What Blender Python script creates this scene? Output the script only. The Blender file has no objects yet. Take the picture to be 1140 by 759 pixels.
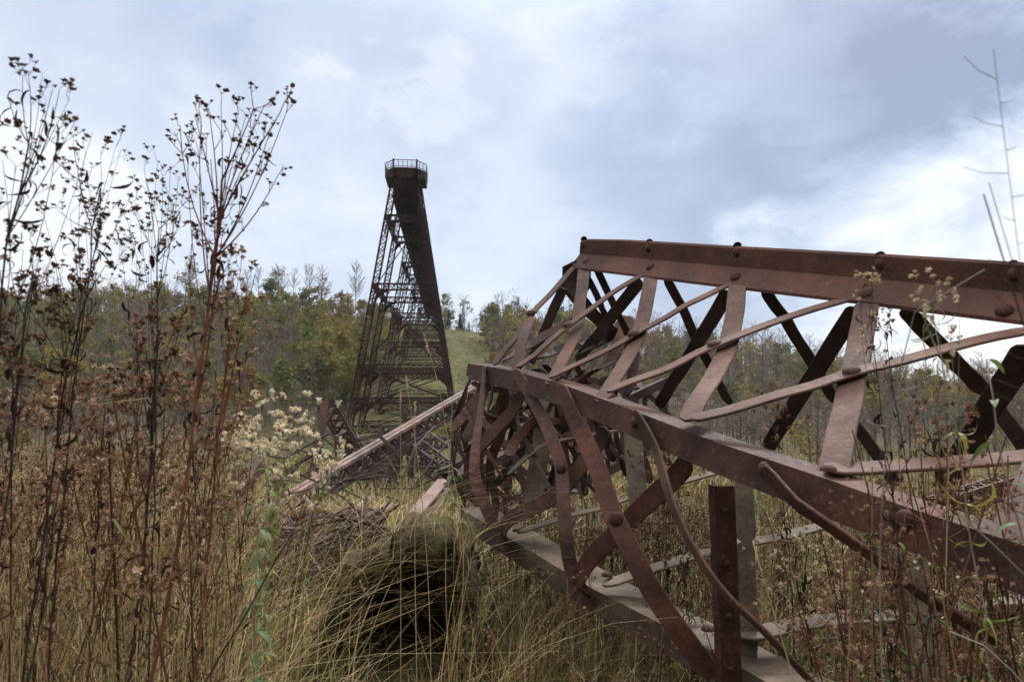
import bpy, math, random
import numpy as np
from mathutils import Vector, Matrix

random.seed(7)
rng = np.random.default_rng(7)
SC = bpy.context.scene
COL = SC.collection
R = math.radians

# ------------------------------------------------------------------ camera, sky, sun
EYE = 1.7
PITCH = R(4.55)
FPX = 760.0                                   # focal length in photo pixels (1140 wide)
cam_d = bpy.data.cameras.new('camera')
cam_d.sensor_fit = 'HORIZONTAL'; cam_d.sensor_width = 36.0; cam_d.lens = 24.0
cam_d.clip_start = 0.05; cam_d.clip_end = 5000
cam_d.dof.use_dof = True; cam_d.dof.focus_distance = 4.6; cam_d.dof.aperture_fstop = 5.6
cam = bpy.data.objects.new('camera', cam_d); COL.objects.link(cam)
cam.location = (0, 0, EYE); cam.rotation_euler = (R(90) + PITCH, 0, 0)
SC.camera = cam

SUN_EL, SUN_AZ = R(48), R(25)                 # azimuth clockwise from +Y (view direction): behind cloud, ahead right
W = bpy.data.worlds.new('World'); SC.world = W; W.use_nodes = True
nt = W.node_tree; nt.nodes.clear()
def N(tree, t, **kw):
    n = tree.nodes.new(t)
    for k, v in kw.items():
        setattr(n, k, v)
    return n
def dirpx(px, py):
    x, y, z = (px - 570) / FPX, (379.5 - py) / FPX, 1.0
    v = Vector((x, z * math.cos(PITCH) - y * math.sin(PITCH), z * math.sin(PITCH) + y * math.cos(PITCH)))
    return v.normalized()
out = N(nt, 'ShaderNodeOutputWorld')
sky = N(nt, 'ShaderNodeTexSky', sky_type='NISHITA', sun_disc=False)
sky.sun_elevation = SUN_EL; sky.sun_rotation = SUN_AZ
bg1 = N(nt, 'ShaderNodeBackground'); bg1.inputs['Strength'].default_value = 0.09
nt.links.new(sky.outputs[0], bg1.inputs['Color'])
tc = N(nt, 'ShaderNodeTexCoord')
mp = N(nt, 'ShaderNodeMapping'); mp.inputs['Scale'].default_value = (1.0, 1.0, 1.5)
nt.links.new(tc.outputs['Generated'], mp.inputs['Vector'])
nz = N(nt, 'ShaderNodeTexNoise'); nz.inputs['Scale'].default_value = 2.3; nz.inputs['Detail'].default_value = 7
nz.inputs['Roughness'].default_value = 0.52; nz.inputs['Distortion'].default_value = 0.35
nt.links.new(mp.outputs[0], nz.inputs['Vector'])
mp2 = N(nt, 'ShaderNodeMapping'); mp2.inputs['Scale'].default_value = (1.0, 1.0, 1.7); mp2.inputs['Location'].default_value = (3.1, 1.7, .4)
nt.links.new(tc.outputs['Generated'], mp2.inputs['Vector'])
nz2 = N(nt, 'ShaderNodeTexNoise'); nz2.inputs['Scale'].default_value = 4.2; nz2.inputs['Detail'].default_value = 9
nz2.inputs['Roughness'].default_value = 0.6; nz2.inputs['Distortion'].default_value = 0.25
nt.links.new(mp2.outputs[0], nz2.inputs['Vector'])
def M(op, a, b=None, clamp=False):
    m = N(nt, 'ShaderNodeMath', operation=op); m.use_clamp = clamp
    for i, v in enumerate((a, b)):
        if v is None: continue
        if isinstance(v, (int, float)): m.inputs[i].default_value = v
        else: nt.links.new(v, m.inputs[i])
    return m.outputs[0]
def blob(px, py, deg, gain):                  # a brighter or darker cloud bank round one direction
    vn = N(nt, 'ShaderNodeVectorMath', operation='DOT_PRODUCT')
    wob = N(nt, 'ShaderNodeVectorMath', operation='MULTIPLY_ADD')
    wob.inputs[1].default_value = (0.62, 0.62, 0.62)
    nt.links.new(nz2.outputs['Color'], wob.inputs[0]); nt.links.new(tc.outputs['Generated'], wob.inputs[2])
    sb = N(nt, 'ShaderNodeVectorMath', operation='SUBTRACT'); sb.inputs[1].default_value = (0.31, 0.31, 0.31)
    nt.links.new(wob.outputs[0], sb.inputs[0])
    nm = N(nt, 'ShaderNodeVectorMath', operation='NORMALIZE'); nt.links.new(sb.outputs[0], nm.inputs[0])
    nt.links.new(nm.outputs[0], vn.inputs[0]); vn.inputs[1].default_value = dirpx(px, py)
    mr = N(nt, 'ShaderNodeMapRange', interpolation_type='SMOOTHERSTEP')
    nt.links.new(vn.outputs['Value'], mr.inputs['Value'])
    mr.inputs['From Min'].default_value = math.cos(R(deg)); mr.inputs['From Max'].default_value = 1.0
    mr.inputs['To Min'].default_value = 0; mr.inputs['To Max'].default_value = gain
    return mr.outputs[0]
val = M('MULTIPLY_ADD', nz.outputs['Fac'], 0.55)
val.node.inputs[2].default_value = 0.085
val = M('ADD', val, M('MULTIPLY', nz2.outputs['Fac'], 0.55))
for b in (blob(1030, 285, 13, 0.30), blob(1150, 430, 20, 0.42), blob(430, 95, 6, 0.16), blob(20, 110, 14, 0.2), blob(10, 290, 12, 0.3), blob(380, 230, 12, 0.06),
          blob(870, 185, 21, -0.36), blob(700, 230, 13, -0.10), blob(1140, 130, 17, -0.2), blob(620, 330, 18, 0.14), blob(740, 40, 14, 0.1), blob(130, 60, 10, -0.12)):
    val = M('ADD', val, b)
sep = N(nt, 'ShaderNodeSeparateXYZ'); nt.links.new(tc.outputs['Generated'], sep.inputs[0])
hi = N(nt, 'ShaderNodeMapRange'); nt.links.new(sep.outputs['Z'], hi.inputs['Value'])
hi.inputs['From Min'].default_value = 0.5; hi.inputs['From Max'].default_value = 1.0; hi.inputs['To Max'].default_value = 0.35
val = M('ADD', val, hi.outputs[0])
rp = N(nt, 'ShaderNodeValToRGB'); nt.links.new(val, rp.inputs[0])
e = rp.color_ramp.elements
e[0].position = 0.12; e[0].color = (0.27, 0.335, 0.48, 1)
e[1].position = 1.0; e[1].color = (0.93, 0.95, 1.0, 1)
q = e.new(0.48); q.color = (0.49, 0.58, 0.745, 1)
q = e.new(0.72); q.color = (0.66, 0.735, 0.86, 1)
# an overcast dome is brighter overhead than near the horizon
zen = N(nt, 'ShaderNodeMapRange', interpolation_type='SMOOTHSTEP'); nt.links.new(sep.outputs['Z'], zen.inputs['Value'])
zen.inputs['From Min'].default_value = 0.45; zen.inputs['From Max'].default_value = 1.0
zen.inputs['To Min'].default_value = 0.505; zen.inputs['To Max'].default_value = 2.0
bk = N(nt, 'ShaderNodeMapRange', interpolation_type='SMOOTHSTEP'); nt.links.new(sep.outputs['Y'], bk.inputs['Value'])
bk.inputs['From Min'].default_value = 0.3; bk.inputs['From Max'].default_value = -0.5; bk.inputs['To Min'].default_value = 1.0; bk.inputs['To Max'].default_value = 1.05
bg2 = N(nt, 'ShaderNodeBackground'); nt.links.new(M('MULTIPLY', zen.outputs[0], bk.outputs[0]), bg2.inputs['Strength'])
wh = N(nt, 'ShaderNodeMapRange', interpolation_type='SMOOTHSTEP'); nt.links.new(sep.outputs['Z'], wh.inputs['Value'])
wh.inputs['From Min'].default_value = 0.5; wh.inputs['From Max'].default_value = 0.85; wh.inputs['To Max'].default_value = 0.9
wm = N(nt, 'ShaderNodeMix', data_type='RGBA'); nt.links.new(wh.outputs[0], wm.inputs[0]); nt.links.new(rp.outputs[0], wm.inputs[6]); wm.inputs[7].default_value = (0.92, 0.90, 0.86, 1)
nt.links.new(wm.outputs[2], bg2.inputs['Color'])
mx = N(nt, 'ShaderNodeMixShader'); mx.inputs[0].default_value = 0.9
nt.links.new(bg1.outputs[0], mx.inputs[1]); nt.links.new(bg2.outputs[0], mx.inputs[2])
nt.links.new(mx.outputs[0], out.inputs['Surface'])

sun_d = bpy.data.lights.new('sun', 'SUN'); sun_d.energy = 1.5; sun_d.angle = R(10); sun_d.color = (1.0, 0.95, 0.88)
sun = bpy.data.objects.new('sun', sun_d); COL.objects.link(sun)
sv = Vector((math.sin(SUN_AZ) * math.cos(SUN_EL), math.cos(SUN_AZ) * math.cos(SUN_EL), math.sin(SUN_EL)))
sun.rotation_euler = (-sv).to_track_quat('-Z', 'Y').to_euler(); sun.location = sv * 60
SC.view_settings.view_transform = 'Standard'; SC.view_settings.look = 'None'
SC.view_settings.gamma = 1; SC.view_settings.exposure = 1.1; SC.view_settings.use_curve_mapping = False

# ------------------------------------------------------------------ helpers
CP, SP = math.cos(PITCH), math.sin(PITCH)
def P(px, py, d):
    """world point seen at photo pixel (px, py) at distance d along the view axis"""
    x, y = (px - 570) / FPX * d, (379.5 - py) / FPX * d
    return np.array((x, d * CP - y * SP, EYE + d * SP + y * CP))
def nrm(v):
    v = np.asarray(v, float); return v / (np.linalg.norm(v) + 1e-12)
def smooth(t):
    t = np.clip(t, 0, 1); return t * t * (3 - 2 * t)

CX = [-600, 0, 200, 300, 400, 470, 500, 560, 640, 700, 800, 870, 960, 1040, 1140, 1700]
CY = [350, 350, 346, 342, 354, 358, 366, 373, 384, 392, 405, 418, 438, 452, 456, 456]
FD = [-60, -10, 6, 9, 12, 20, 40, 70, 95, 400]
FH = [0.3, 0, -.02, -.25, -.6, -1.15, -2.25, -3.2, -3.5, -3.6]
def ground(x, y):
    x = np.asarray(x, float); y = np.asarray(y, float)
    fl = np.interp(y, FD, FH)
    ys = np.maximum(y, 8.0)
    px = 570 + FPX * x / ys
    hc = EYE + (440 - np.interp(px, CX, CY)) / FPX * 230
    t = np.clip((y - 92) / (230 - 92), 0, 1)
    t = 0.55 * t ** 1.25 + 0.45 * smooth(t)
    h = fl + (np.maximum(hc, -3.4) - fl) * t - np.maximum(y - 232, 0) * 0.04
    far = np.clip((y - 12) / 60, 0, 1)
    und = (np.sin(x * .21 + y * .13) + np.sin(x * .093 - y * .17 + 1.3)) * .32 * far + (np.sin(x * .9 + 1) * np.sin(y * .8 + 2)) * .10 * np.clip(y / 10, 0, 1)
    near = np.sin(x * 2.1 + .4) * np.sin(y * 1.7) * .04
    back = np.maximum(-y - 10, 0); h = h + np.where(back < 95, back * .52, 49.4 + (back - 95) * .05) + 0  # unseen hill added behind the camera: blocks low sky, darkens faces turned this way
    return h + und + near
def G(x, y):
    return float(ground(x, y))

class MB:
    """collects shapes, links them as ONE mesh object"""
    def __init__(s): s.v = []; s.f = []; s.t = []; s.n = 0
    def add(s, v, faces, tint=0.5):
        v = np.asarray(v, float).reshape(-1, 3)
        for f in (faces if isinstance(faces, list) else [faces]):
            f = np.asarray(f, int)
            if f.ndim == 1: f = f[None]
            s.f.append(f + s.n)
        s.v.append(v); s.n += len(v)
        s.t.append(np.full(len(v), tint) if np.isscalar(tint) else np.asarray(tint, float))
    def box(s, c, ax, ay, az, tint=.5):
        c, ax, ay, az = (np.asarray(a, float) for a in (c, ax, ay, az))
        v = [c + i * ax + j * ay + k * az for i in (-.5, .5) for j in (-.5, .5) for k in (-.5, .5)]
        s.add(v, np.array([[0, 1, 3, 2], [4, 6, 7, 5], [0, 4, 5, 1], [2, 3, 7, 6], [0, 2, 6, 4], [1, 5, 7, 3]]), tint)
    def beam(s, a, b, w, h, up=(0, 0, 1), tint=.5):
        a, b = np.asarray(a, float), np.asarray(b, float)
        d = b - a; t = nrm(d); u = nrm(np.cross(t, up)) if abs(np.dot(t, nrm(up))) < .98 else nrm(np.cross(t, (1, 0, 0)))
        s.box((a + b) / 2, d, u * w, np.cross(u, t) * h, tint)
    def tube(s, pts, rad, sides=5, tint=.5, cap=True):
        pts = np.asarray(pts, float); n = len(pts)
        rad = np.full(n, rad) if np.isscalar(rad) else np.asarray(rad, float)
        tg = np.gradient(pts, axis=0) if n > 2 else np.repeat((pts[1] - pts[0])[None], 2, 0)
        tg = tg / (np.linalg.norm(tg, axis=1)[:, None] + 1e-12)
        ref = np.array((.31, .87, .22)) if abs(tg[0][1]) < .8 else np.array((.9, .1, .3))
        u = np.cross(tg, ref); u /= np.linalg.norm(u, axis=1)[:, None] + 1e-12
        w = np.cross(tg, u)
        a = np.arange(sides) * 2 * np.pi / sides
        ring = (np.cos(a)[None, :, None] * u[:, None] + np.sin(a)[None, :, None] * w[:, None]) * rad[:, None, None] + pts[:, None]
        i = np.arange(n - 1)[:, None] * sides; j = np.arange(sides)[None]; k = (j + 1) % sides
        f = np.stack([i + j, i + k, i + sides + k, i + sides + j], -1).reshape(-1, 4)
        fs = [f]
        if cap: fs += [np.arange(sides)[::-1], np.arange(sides) + (n - 1) * sides]
        s.add(ring.reshape(-1, 3), fs, tint)
    def sweep(s, pts, prof, u1, u2, scale1=None, tint=.5):
        """profile polygon (k,2) in axes u1,u2 carried along pts"""
        pts = np.asarray(pts, float); prof = np.asarray(prof, float); n, k = len(pts), len(prof)
        u1 = np.asarray(u1, float); u2 = np.asarray(u2, float)
        s1 = np.ones((n, 2)) if scale1 is None else np.asarray(scale1, float)
        v = pts[:, None] + prof[None, :, 0, None] * s1[:, 0, None, None] * u1 + prof[None, :, 1, None] * s1[:, 1, None, None] * u2
        i = np.arange(n - 1)[:, None] * k; j = np.arange(k)[None]; m = (j + 1) % k
        f = np.stack([i + j, i + m, i + k + m, i + k + j], -1).reshape(-1, 4)
        s.add(v.reshape(-1, 3), [f, np.arange(k)[::-1], np.arange(k) + (n - 1) * k], tint)
    def strap(s, pts, nrmal, w, th=.014, twist=None, round_end=True):
        """flat bar with eased edges and rounded ends following pts, lying in the plane with that normal"""
        pts = np.asarray(pts, float); n = len(pts)
        seg = np.r_[0, np.cumsum(np.linalg.norm(np.diff(pts, axis=0), axis=1))]; L = seg[-1]
        m = max(10, int(L / .07))
        tt = np.linspace(0, L, m)
        if round_end: tt = np.unique(np.r_[0, w * .06, w * .2, w * .45, tt[1:-1][(tt[1:-1] > w * .5) & (tt[1:-1] < L - w * .5)], L - w * .45, L - w * .2, L - w * .06, L])
        pp = catmull(pts, seg, tt) + np.stack([np.interp(tt, np.linspace(0, L, 9), rng.normal(size=9)) for _ in range(3)], 1) * .0045
        tg = np.gradient(pp, tt, axis=0); tg /= np.linalg.norm(tg, axis=1)[:, None] + 1e-12
        nn = np.asarray(nrmal, float)
        nn = np.repeat(nn[None], len(tt), 0) if nn.ndim == 1 else np.stack([np.interp(tt, np.linspace(0, L, len(nn)), nn[:, i]) for i in range(3)], 1)
        wd = np.cross(nn, tg); wd /= np.linalg.norm(wd, axis=1)[:, None] + 1e-12
        n2 = np.cross(tg, wd)
        if twist is not None:
            a = np.interp(tt, np.linspace(0, L, len(twist)), np.radians(twist))[:, None]
            wd, n2 = wd * np.cos(a) + n2 * np.sin(a), n2 * np.cos(a) - wd * np.sin(a)
        ws = np.full(len(tt), w)
        if round_end:
            e = np.minimum(tt, L - tt) / (w * .5)
            ws = w * np.sqrt(np.clip(1 - (1 - np.clip(e, 0.03, 1)) ** 2, 0.02, 1))
        c = min(.004, th * .3)
        hw = ws / 2
        prof = [(-1, -th / 2 + c, 0), (-1, th / 2 - c, 0), (-1, th / 2, c), (1, th / 2, -c), (1, th / 2 - c, 0), (1, -th / 2 + c, 0), (1, -th / 2, -c), (-1, -th / 2, c)]
        V = np.stack([pp + wd * (sg * hw + dx)[:, None] + n2 * y for sg, y, dx in prof], 1)
        k = 8; i = np.arange(len(tt) - 1)[:, None] * k; j = np.arange(k)[None]; mm = (j + 1) % k
        f = np.stack([i + j, i + mm, i + k + mm, i + k + j], -1).reshape(-1, 4)
        s.add(V.reshape(-1, 3), [f, np.arange(k)[::-1], np.arange(k) + (len(tt) - 1) * k])
    def build(s, name, mat, parent=None, smooth_shade=False):
        me = bpy.data.meshes.new(name)
        v = np.concatenate(s.v)
        off = root_loc(parent)
        v = v - off
        lens = np.concatenate([np.full(len(f), f.shape[1]) for f in s.f]); loops = np.concatenate([f.ravel() for f in s.f])
        me.vertices.add(len(v)); me.vertices.foreach_set('co', v.ravel().astype(np.float32))
        me.loops.add(len(loops)); me.loops.foreach_set('vertex_index', loops.astype(np.int32))
        me.polygons.add(len(lens))
        me.polygons.foreach_set('loop_start', np.r_[0, np.cumsum(lens)[:-1]].astype(np.int32))
        me.polygons.foreach_set('loop_total', lens.astype(np.int32))
        me.polygons.foreach_set('use_smooth', np.full(len(lens), bool(smooth_shade)))
        at = me.attributes.new('tint', 'FLOAT', 'POINT'); at.data.foreach_set('value', np.concatenate(s.t).astype(np.float32))
        me.materials.append(mat); me.update(calc_edges=True)
        o = bpy.data.objects.new(name, me); COL.objects.link(o)
        if parent is not None: o.parent = parent
        return o
def catmull(p, s, t):
    """smooth curve through p at arc lengths s"""
    if len(p) < 3: return np.stack([np.interp(t, s, p[:, i]) for i in range(3)], 1)
    m = np.gradient(p, s, axis=0)
    i = np.clip(np.searchsorted(s, t, side='right') - 1, 0, len(s) - 2)
    h = (s[i + 1] - s[i]); u = ((t - s[i]) / h)[:, None]; h = h[:, None]
    return (2 * u**3 - 3 * u**2 + 1) * p[i] + (u**3 - 2 * u**2 + u) * h * m[i] + (-2 * u**3 + 3 * u**2) * p[i + 1] + (u**3 - u**2) * h * m[i + 1]
def root_loc(o):
    while o is not None and o.parent is not None: o = o.parent
    return np.array(o.location) if o is not None else np.zeros(3)
def tag(o, label=None, cat=None, group=None, kind=None):
    if label: o['label'] = label
    if cat: o['category'] = cat
    if group: o['group'] = group
    if kind: o['kind'] = kind
    return o
def thing(name, label, cat, loc, group=None):
    o = bpy.data.objects.new(name, None); COL.objects.link(o)
    o.empty_display_size = .2
    o.location = tuple(loc); return tag(o, label, cat, group, 'thing')

# ------------------------------------------------------------------ materials
def mat_base(name, rough=.85, spec=.25):
    m = bpy.data.materials.new(name); m.use_nodes = True
    t = m.node_tree; b = t.nodes['Principled BSDF']
    b.inputs['Roughness'].default_value = rough; b.inputs['Specular IOR Level'].default_value = spec
    return m, t, b
def ramp(t, stops, src):
    r = t.nodes.new('ShaderNodeValToRGB'); el = r.color_ramp.elements
    while len(el) < len(stops): el.new(.5)
    for e_, (p_, c_) in zip(el, stops): e_.position = p_; e_.color = (*c_, 1)
    t.links.new(src, r.inputs[0]); return r.outputs[0]
def noise(t, scale, detail=4, rough=.55, coord='Object', vec=None):
    n = t.nodes.new('ShaderNodeTexNoise'); n.inputs['Scale'].default_value = scale
    n.inputs['Detail'].default_value = detail; n.inputs['Roughness'].default_value = rough
    if vec is None:
        c = t.nodes.new('ShaderNodeTexCoord'); vec = c.outputs[coord]
    t.links.new(vec, n.inputs['Vector']); return n.outputs['Fac']
def mixc(t, f, a, b, mode='MIX'):
    m = t.nodes.new('ShaderNodeMix'); m.data_type = 'RGBA'; m.blend_type = mode
    if isinstance(f, (int, float)): m.inputs[0].default_value = f
    else: t.links.new(f, m.inputs[0])
    for i, v in ((6, a), (7, b)):
        if isinstance(v, tuple): m.inputs[i].default_value = (*v, 1)
        else: t.links.new(v, m.inputs[i])
    return m.outputs[2]
def bump(t, b, h, strength=.4, dist=.01):
    n = t.nodes.new('ShaderNodeBump'); n.inputs['Strength'].default_value = strength; n.inputs['Distance'].default_value = dist
    t.links.new(h, n.inputs['Height']); t.links.new(n.outputs[0], b.inputs['Normal'])
def rust(name, stops, fine=55, coarse=3.0, rough=.70, spec=.25, speck=(.20, .13, .10)):
    m, t, b = mat_base(name, rough, spec)
    big = noise(t, coarse, 8, .70); sm = noise(t, fine, 5, .7)
    c = ramp(t, stops, big)
    dk = ramp(t, [(.36, (.45, .42, .42)), (.55, (1, 1, 1))], sm)
    c = mixc(t, .75, c, dk, 'MULTIPLY')
    fl = noise(t, 26, 6, .75)
    pt = ramp(t, [(.34, (.55, .52, .52)), (.5, (1, 1, 1)), (.66, (1.3, 1.14, 1.05))], noise(t, 1.6, 9, .72)); c = mixc(t, 1.0, c, pt, 'MULTIPLY')
    mk = ramp(t, [(.56, (0, 0, 0)), (.74, (.55, .55, .55))], fl)
    c = mixc(t, mk, c, speck)
    t.links.new(c, b.inputs['Base Color'])
    bump(t, b, sm, .5, .006)
    rr = ramp(t, [(.3, (rough - .17,) * 3), (.7, (min(1, rough + .15),) * 3)], sm); t.links.new(rr, b.inputs['Roughness'])
    return m
RUST = rust('rusted_steel', [(.3, (.026, .011, .008)), (.5, (.056, .023, .015)), (.64, (.092, .037, .022)), (.74, (.17, .066, .032))], speck=(.17, .115, .09))
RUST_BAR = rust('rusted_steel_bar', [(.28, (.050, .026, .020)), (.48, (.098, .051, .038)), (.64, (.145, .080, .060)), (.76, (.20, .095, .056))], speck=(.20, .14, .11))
RUST_RED = rust('red_rust', [(.3, (.043, .017, .012)), (.5, (.083, .033, .021)), (.66, (.122, .049, .030)), (.8, (.19, .078, .040))], speck=(.15, .085, .06))
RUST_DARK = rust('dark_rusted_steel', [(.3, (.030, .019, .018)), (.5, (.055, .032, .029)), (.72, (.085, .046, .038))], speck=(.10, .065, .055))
WEATHERED = rust('weathered_steel', [(.3, (.065, .045, .031)), (.48, (.125, .094, .066)), (.68, (.19, .15, .108))], speck=(.15, .10, .075))
TOWER = rust('tower_steel', [(.3, (.022, .011, .010)), (.5, (.042, .019, .016)), (.72, (.095, .036, .027))], fine=3, coarse=.25, speck=(.11, .045, .034), rough=.85, spec=.08)
POST = rust('deep_red_rust', [(.3, (.022, .009, .007)), (.5, (.055, .020, .013)), (.68, (.105, .036, .021)), (.8, (.15, .055, .03))], coarse=9)
PALE = rust('pale_rust', [(.3, (.11, .072, .062)), (.5, (.18, .125, .11)), (.72, (.26, .195, .18))], speck=(.2, .13, .115))
def flat(name, col, rough=.85, spec=.2, var=.35, scale=8):
    m, t, b = mat_base(name, rough, spec)
    n_ = noise(t, scale, 4)
    c = ramp(t, [(.3, tuple(x * (1 - var) for x in col)), (.7, tuple(min(1, x * (1 + var)) for x in col))], n_)
    t.links.new(c, b.inputs['Base Color']); return m
def tinted(name, stops, rough=.9, trans=.0, spec=.05, var=.25, scale=3):
    """colour of each leaf, blade or tree follows its own tint value"""
    m, t, b = mat_base(name, rough, spec)
    a = t.nodes.new('ShaderNodeAttribute'); a.attribute_name = 'tint'
    c = ramp(t, stops, a.outputs['Fac'])
    v = ramp(t, [(.3, (1 - var,) * 3), (.7, (1 + var,) * 3)], noise(t, scale, 3))
    c = mixc(t, 1.0, c, v, 'MULTIPLY')
    t.links.new(c, b.inputs['Base Color'])
    if trans:
        tr = t.nodes.new('ShaderNodeBsdfTranslucent'); t.links.new(c, tr.inputs['Color'])
        ms = t.nodes.new('ShaderNodeMixShader'); ms.inputs[0].default_value = trans
        t.links.new(b.outputs[0], ms.inputs[1]); t.links.new(tr.outputs[0], ms.inputs[2])
        t.links.new(ms.outputs[0], t.nodes['Material Output'].inputs['Surface'])
    return m
LEAF = tinted('autumn_foliage', [(0, (.030, .055, .024)), (.22, (.082, .105, .036)), (.5, (.165, .165, .048)), (.68, (.25, .19, .055)), (.84, (.175, .105, .055)), (1, (.135, .100, .072))], trans=.25, scale=.25)
BARK = flat('grey_bark', (.115, .10, .088), .9, .1, .35, 2)
TWIG = tinted('bare_twigs', [(0, (.085, .072, .064)), (.5, (.135, .112, .098)), (1, (.20, .175, .15))], .9, scale=.3)
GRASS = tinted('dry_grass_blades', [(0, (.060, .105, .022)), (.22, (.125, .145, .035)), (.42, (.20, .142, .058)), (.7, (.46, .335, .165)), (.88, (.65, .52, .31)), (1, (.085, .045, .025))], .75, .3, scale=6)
STRAW = tinted('straw', [(0, (.25, .17, .085)), (.5, (.40, .29, .155)), (1, (.50, .40, .25))], .7, .2, scale=12)
STEM_RED = flat('red_brown_stem', (.17, .058, .034), .7, .25, .45, 14)
STEM_DARK = flat('dark_brown_stem', (.042, .027, .021), .8, .2, .4, 14)
STEM_GREY = flat('grey_stem', (.23, .20, .165), .8, .2, .3, 14)
WEED_STEM = tinted('weed_stalk', [(0, (.035, .022, .017)), (.35, (.075, .036, .022)), (.65, (.14, .062, .036)), (1, (.26, .18, .10))], .8, scale=14)
DEAD_LEAF = tinted('crumpled_dead_leaf', [(0, (.022, .014, .011)), (.5, (.055, .033, .023)), (1, (.12, .072, .042))], .85, .15, scale=25)
PUFF = tinted('brown_seed_head', [(0, (.055, .030, .018)), (.4, (.17, .095, .055)), (.75, (.32, .205, .125)), (1, (.44, .32, .22))], .9, .25, scale=30)
WHITE_PUFF = tinted('white_seed_fluff', [(0, (.35, .25, .14)), (.5, (.62, .52, .35)), (1, (.84, .78, .62))], .9, .3, scale=30)
GREEN_LEAF = tinted('green_leaf', [(0, (.040, .070, .026)), (.5, (.082, .125, .038)), (1, (.20, .20, .045))], .55, .3, .3, scale=20)

# ------------------------------------------------------------------ the ground
def build_ground():
    m, t, b = mat_base('meadow_ground', .95, .1)
    n1 = noise(t, .09, 5, .6); n2 = noise(t, 1.1, 6, .65); n3 = noise(t, 9, 4, .7)
    soil = ramp(t, [(.3, (.022, .016, .011)), (.5, (.052, .037, .023)), (.7, (.105, .078, .045))], n3)
    n4 = noise(t, .16, 6, .7); gm = t.nodes.new('ShaderNodeMath'); gm.operation = 'ADD'; t.links.new(n2, gm.inputs[0]); t.links.new(n4, gm.inputs[1])
    gh = t.nodes.new('ShaderNodeMath'); gh.operation = 'MULTIPLY_ADD'; t.links.new(gm.outputs[0], gh.inputs[0]); gh.inputs[1].default_value = .8; gh.inputs[2].default_value = -.3
    grs = ramp(t, [(.3, (.040, .032, .018)), (.44, (.052, .058, .022)), (.56, (.088, .088, .034)), (.72, (.14, .115, .055))], gh.outputs[0])
    a = t.nodes.new('ShaderNodeAttribute'); a.attribute_name = 'tint'
    m2 = t.nodes.new('ShaderNodeMath'); m2.operation = 'MULTIPLY_ADD'; m2.use_clamp = True
    t.links.new(n1, m2.inputs[0]); m2.inputs[1].default_value = .7
    s2 = t.nodes.new('ShaderNodeMath'); s2.operation = 'SUBTRACT'; t.links.new(a.outputs['Fac'], s2.inputs[0]); s2.inputs[1].default_value = .35
    t.links.new(s2.outputs[0], m2.inputs[2])
    c = mixc(t, m2.outputs[0], soil, grs)
    t.links.new(c, b.inputs['Base Color']); bump(t, b, n2, .8, .25)
    na = 260
    rr = np.r_[0.0, np.geomspace(.6, 14, 40), np.geomspace(14.6, 400, 120), np.geomspace(430, 600, 5)]
    an = np.linspace(0, 2 * np.pi, na, endpoint=False)
    X = (rr[:, None] * np.cos(an)[None]); Y = rr[:, None] * np.sin(an)[None]
    Z = ground(X, Y)
    # grassy where the trees were cleared along the viaduct and on the valley floor
    px = 570 + FPX * X / np.maximum(Y, 5)
    ax = -.0926 * Y - 5.537
    clear = np.exp(-((X - ax - 5) / 15) ** 2) * (Y > 14)
    green = np.clip(.22 + .78 * clear + .1 * ((Y > 25) & (Y < 95) & (px < 545)), 0, 1)
    green[Y < 9] = .35
    mb = MB()
    i = np.arange(len(rr) - 1)[:, None] * na; j = np.arange(na)[None]; k = (j + 1) % na
    f = np.stack([i + j, i + k, i + na + k, i + na + j], -1).reshape(-1, 4)
    mb.add(np.stack([X, Y, Z], -1).reshape(-1, 3), f[:, ::1], green.ravel())
    o = mb.build('ground', m, None, True); tag(o, kind='structure')
build_ground()

# ------------------------------------------------------------------ the standing viaduct
def lattice_col(mb, a, b, u, v, w, d, n, bar=.10, cham=.13):
    """laced box column from a to b, w wide along u and d deep along v: four corner angles, zigzag lacing on each face"""
    a, b, u, v = (np.asarray(x, float) for x in (a, b, u, v))
    cs = [(-.5, -.5), (.5, -.5), (.5, .5), (-.5, .5)]
    A = [a + i * w * u + j * d * v for i, j in cs]; B = [b + i * w * u + j * d * v for i, j in cs]
    for p, q in zip(A, B): mb.beam(p, q, cham, cham, v)
    for k in range(4):
        p0, q0, p1, q1 = A[k], B[k], A[(k + 1) % 4], B[(k + 1) % 4]
        nn = v if k % 2 == 0 else u
        for i in range(n):
            f0, f1 = i / n, (i + 1) / n
            s = (p0, q0, p1, q1) if i % 2 == 0 else (p1, q1, p0, q0)
            mb.beam(s[0] + (s[1] - s[0]) * f0, s[2] + (s[3] - s[2]) * f1, bar, .03, nn)
            mb.beam(p0 + (q0 - p0) * f0, p1 + (q1 - p1) * f0, bar, .03, nn)
VD = nrm((-.0926, 1, 0)); VR = nrm((1, .0926, 0)); UP = np.array((0, 0, 1.))
DECK_Z = 28.35
def axis(y): return np.array((-.0926 * y - 5.537, y, 0))
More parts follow.
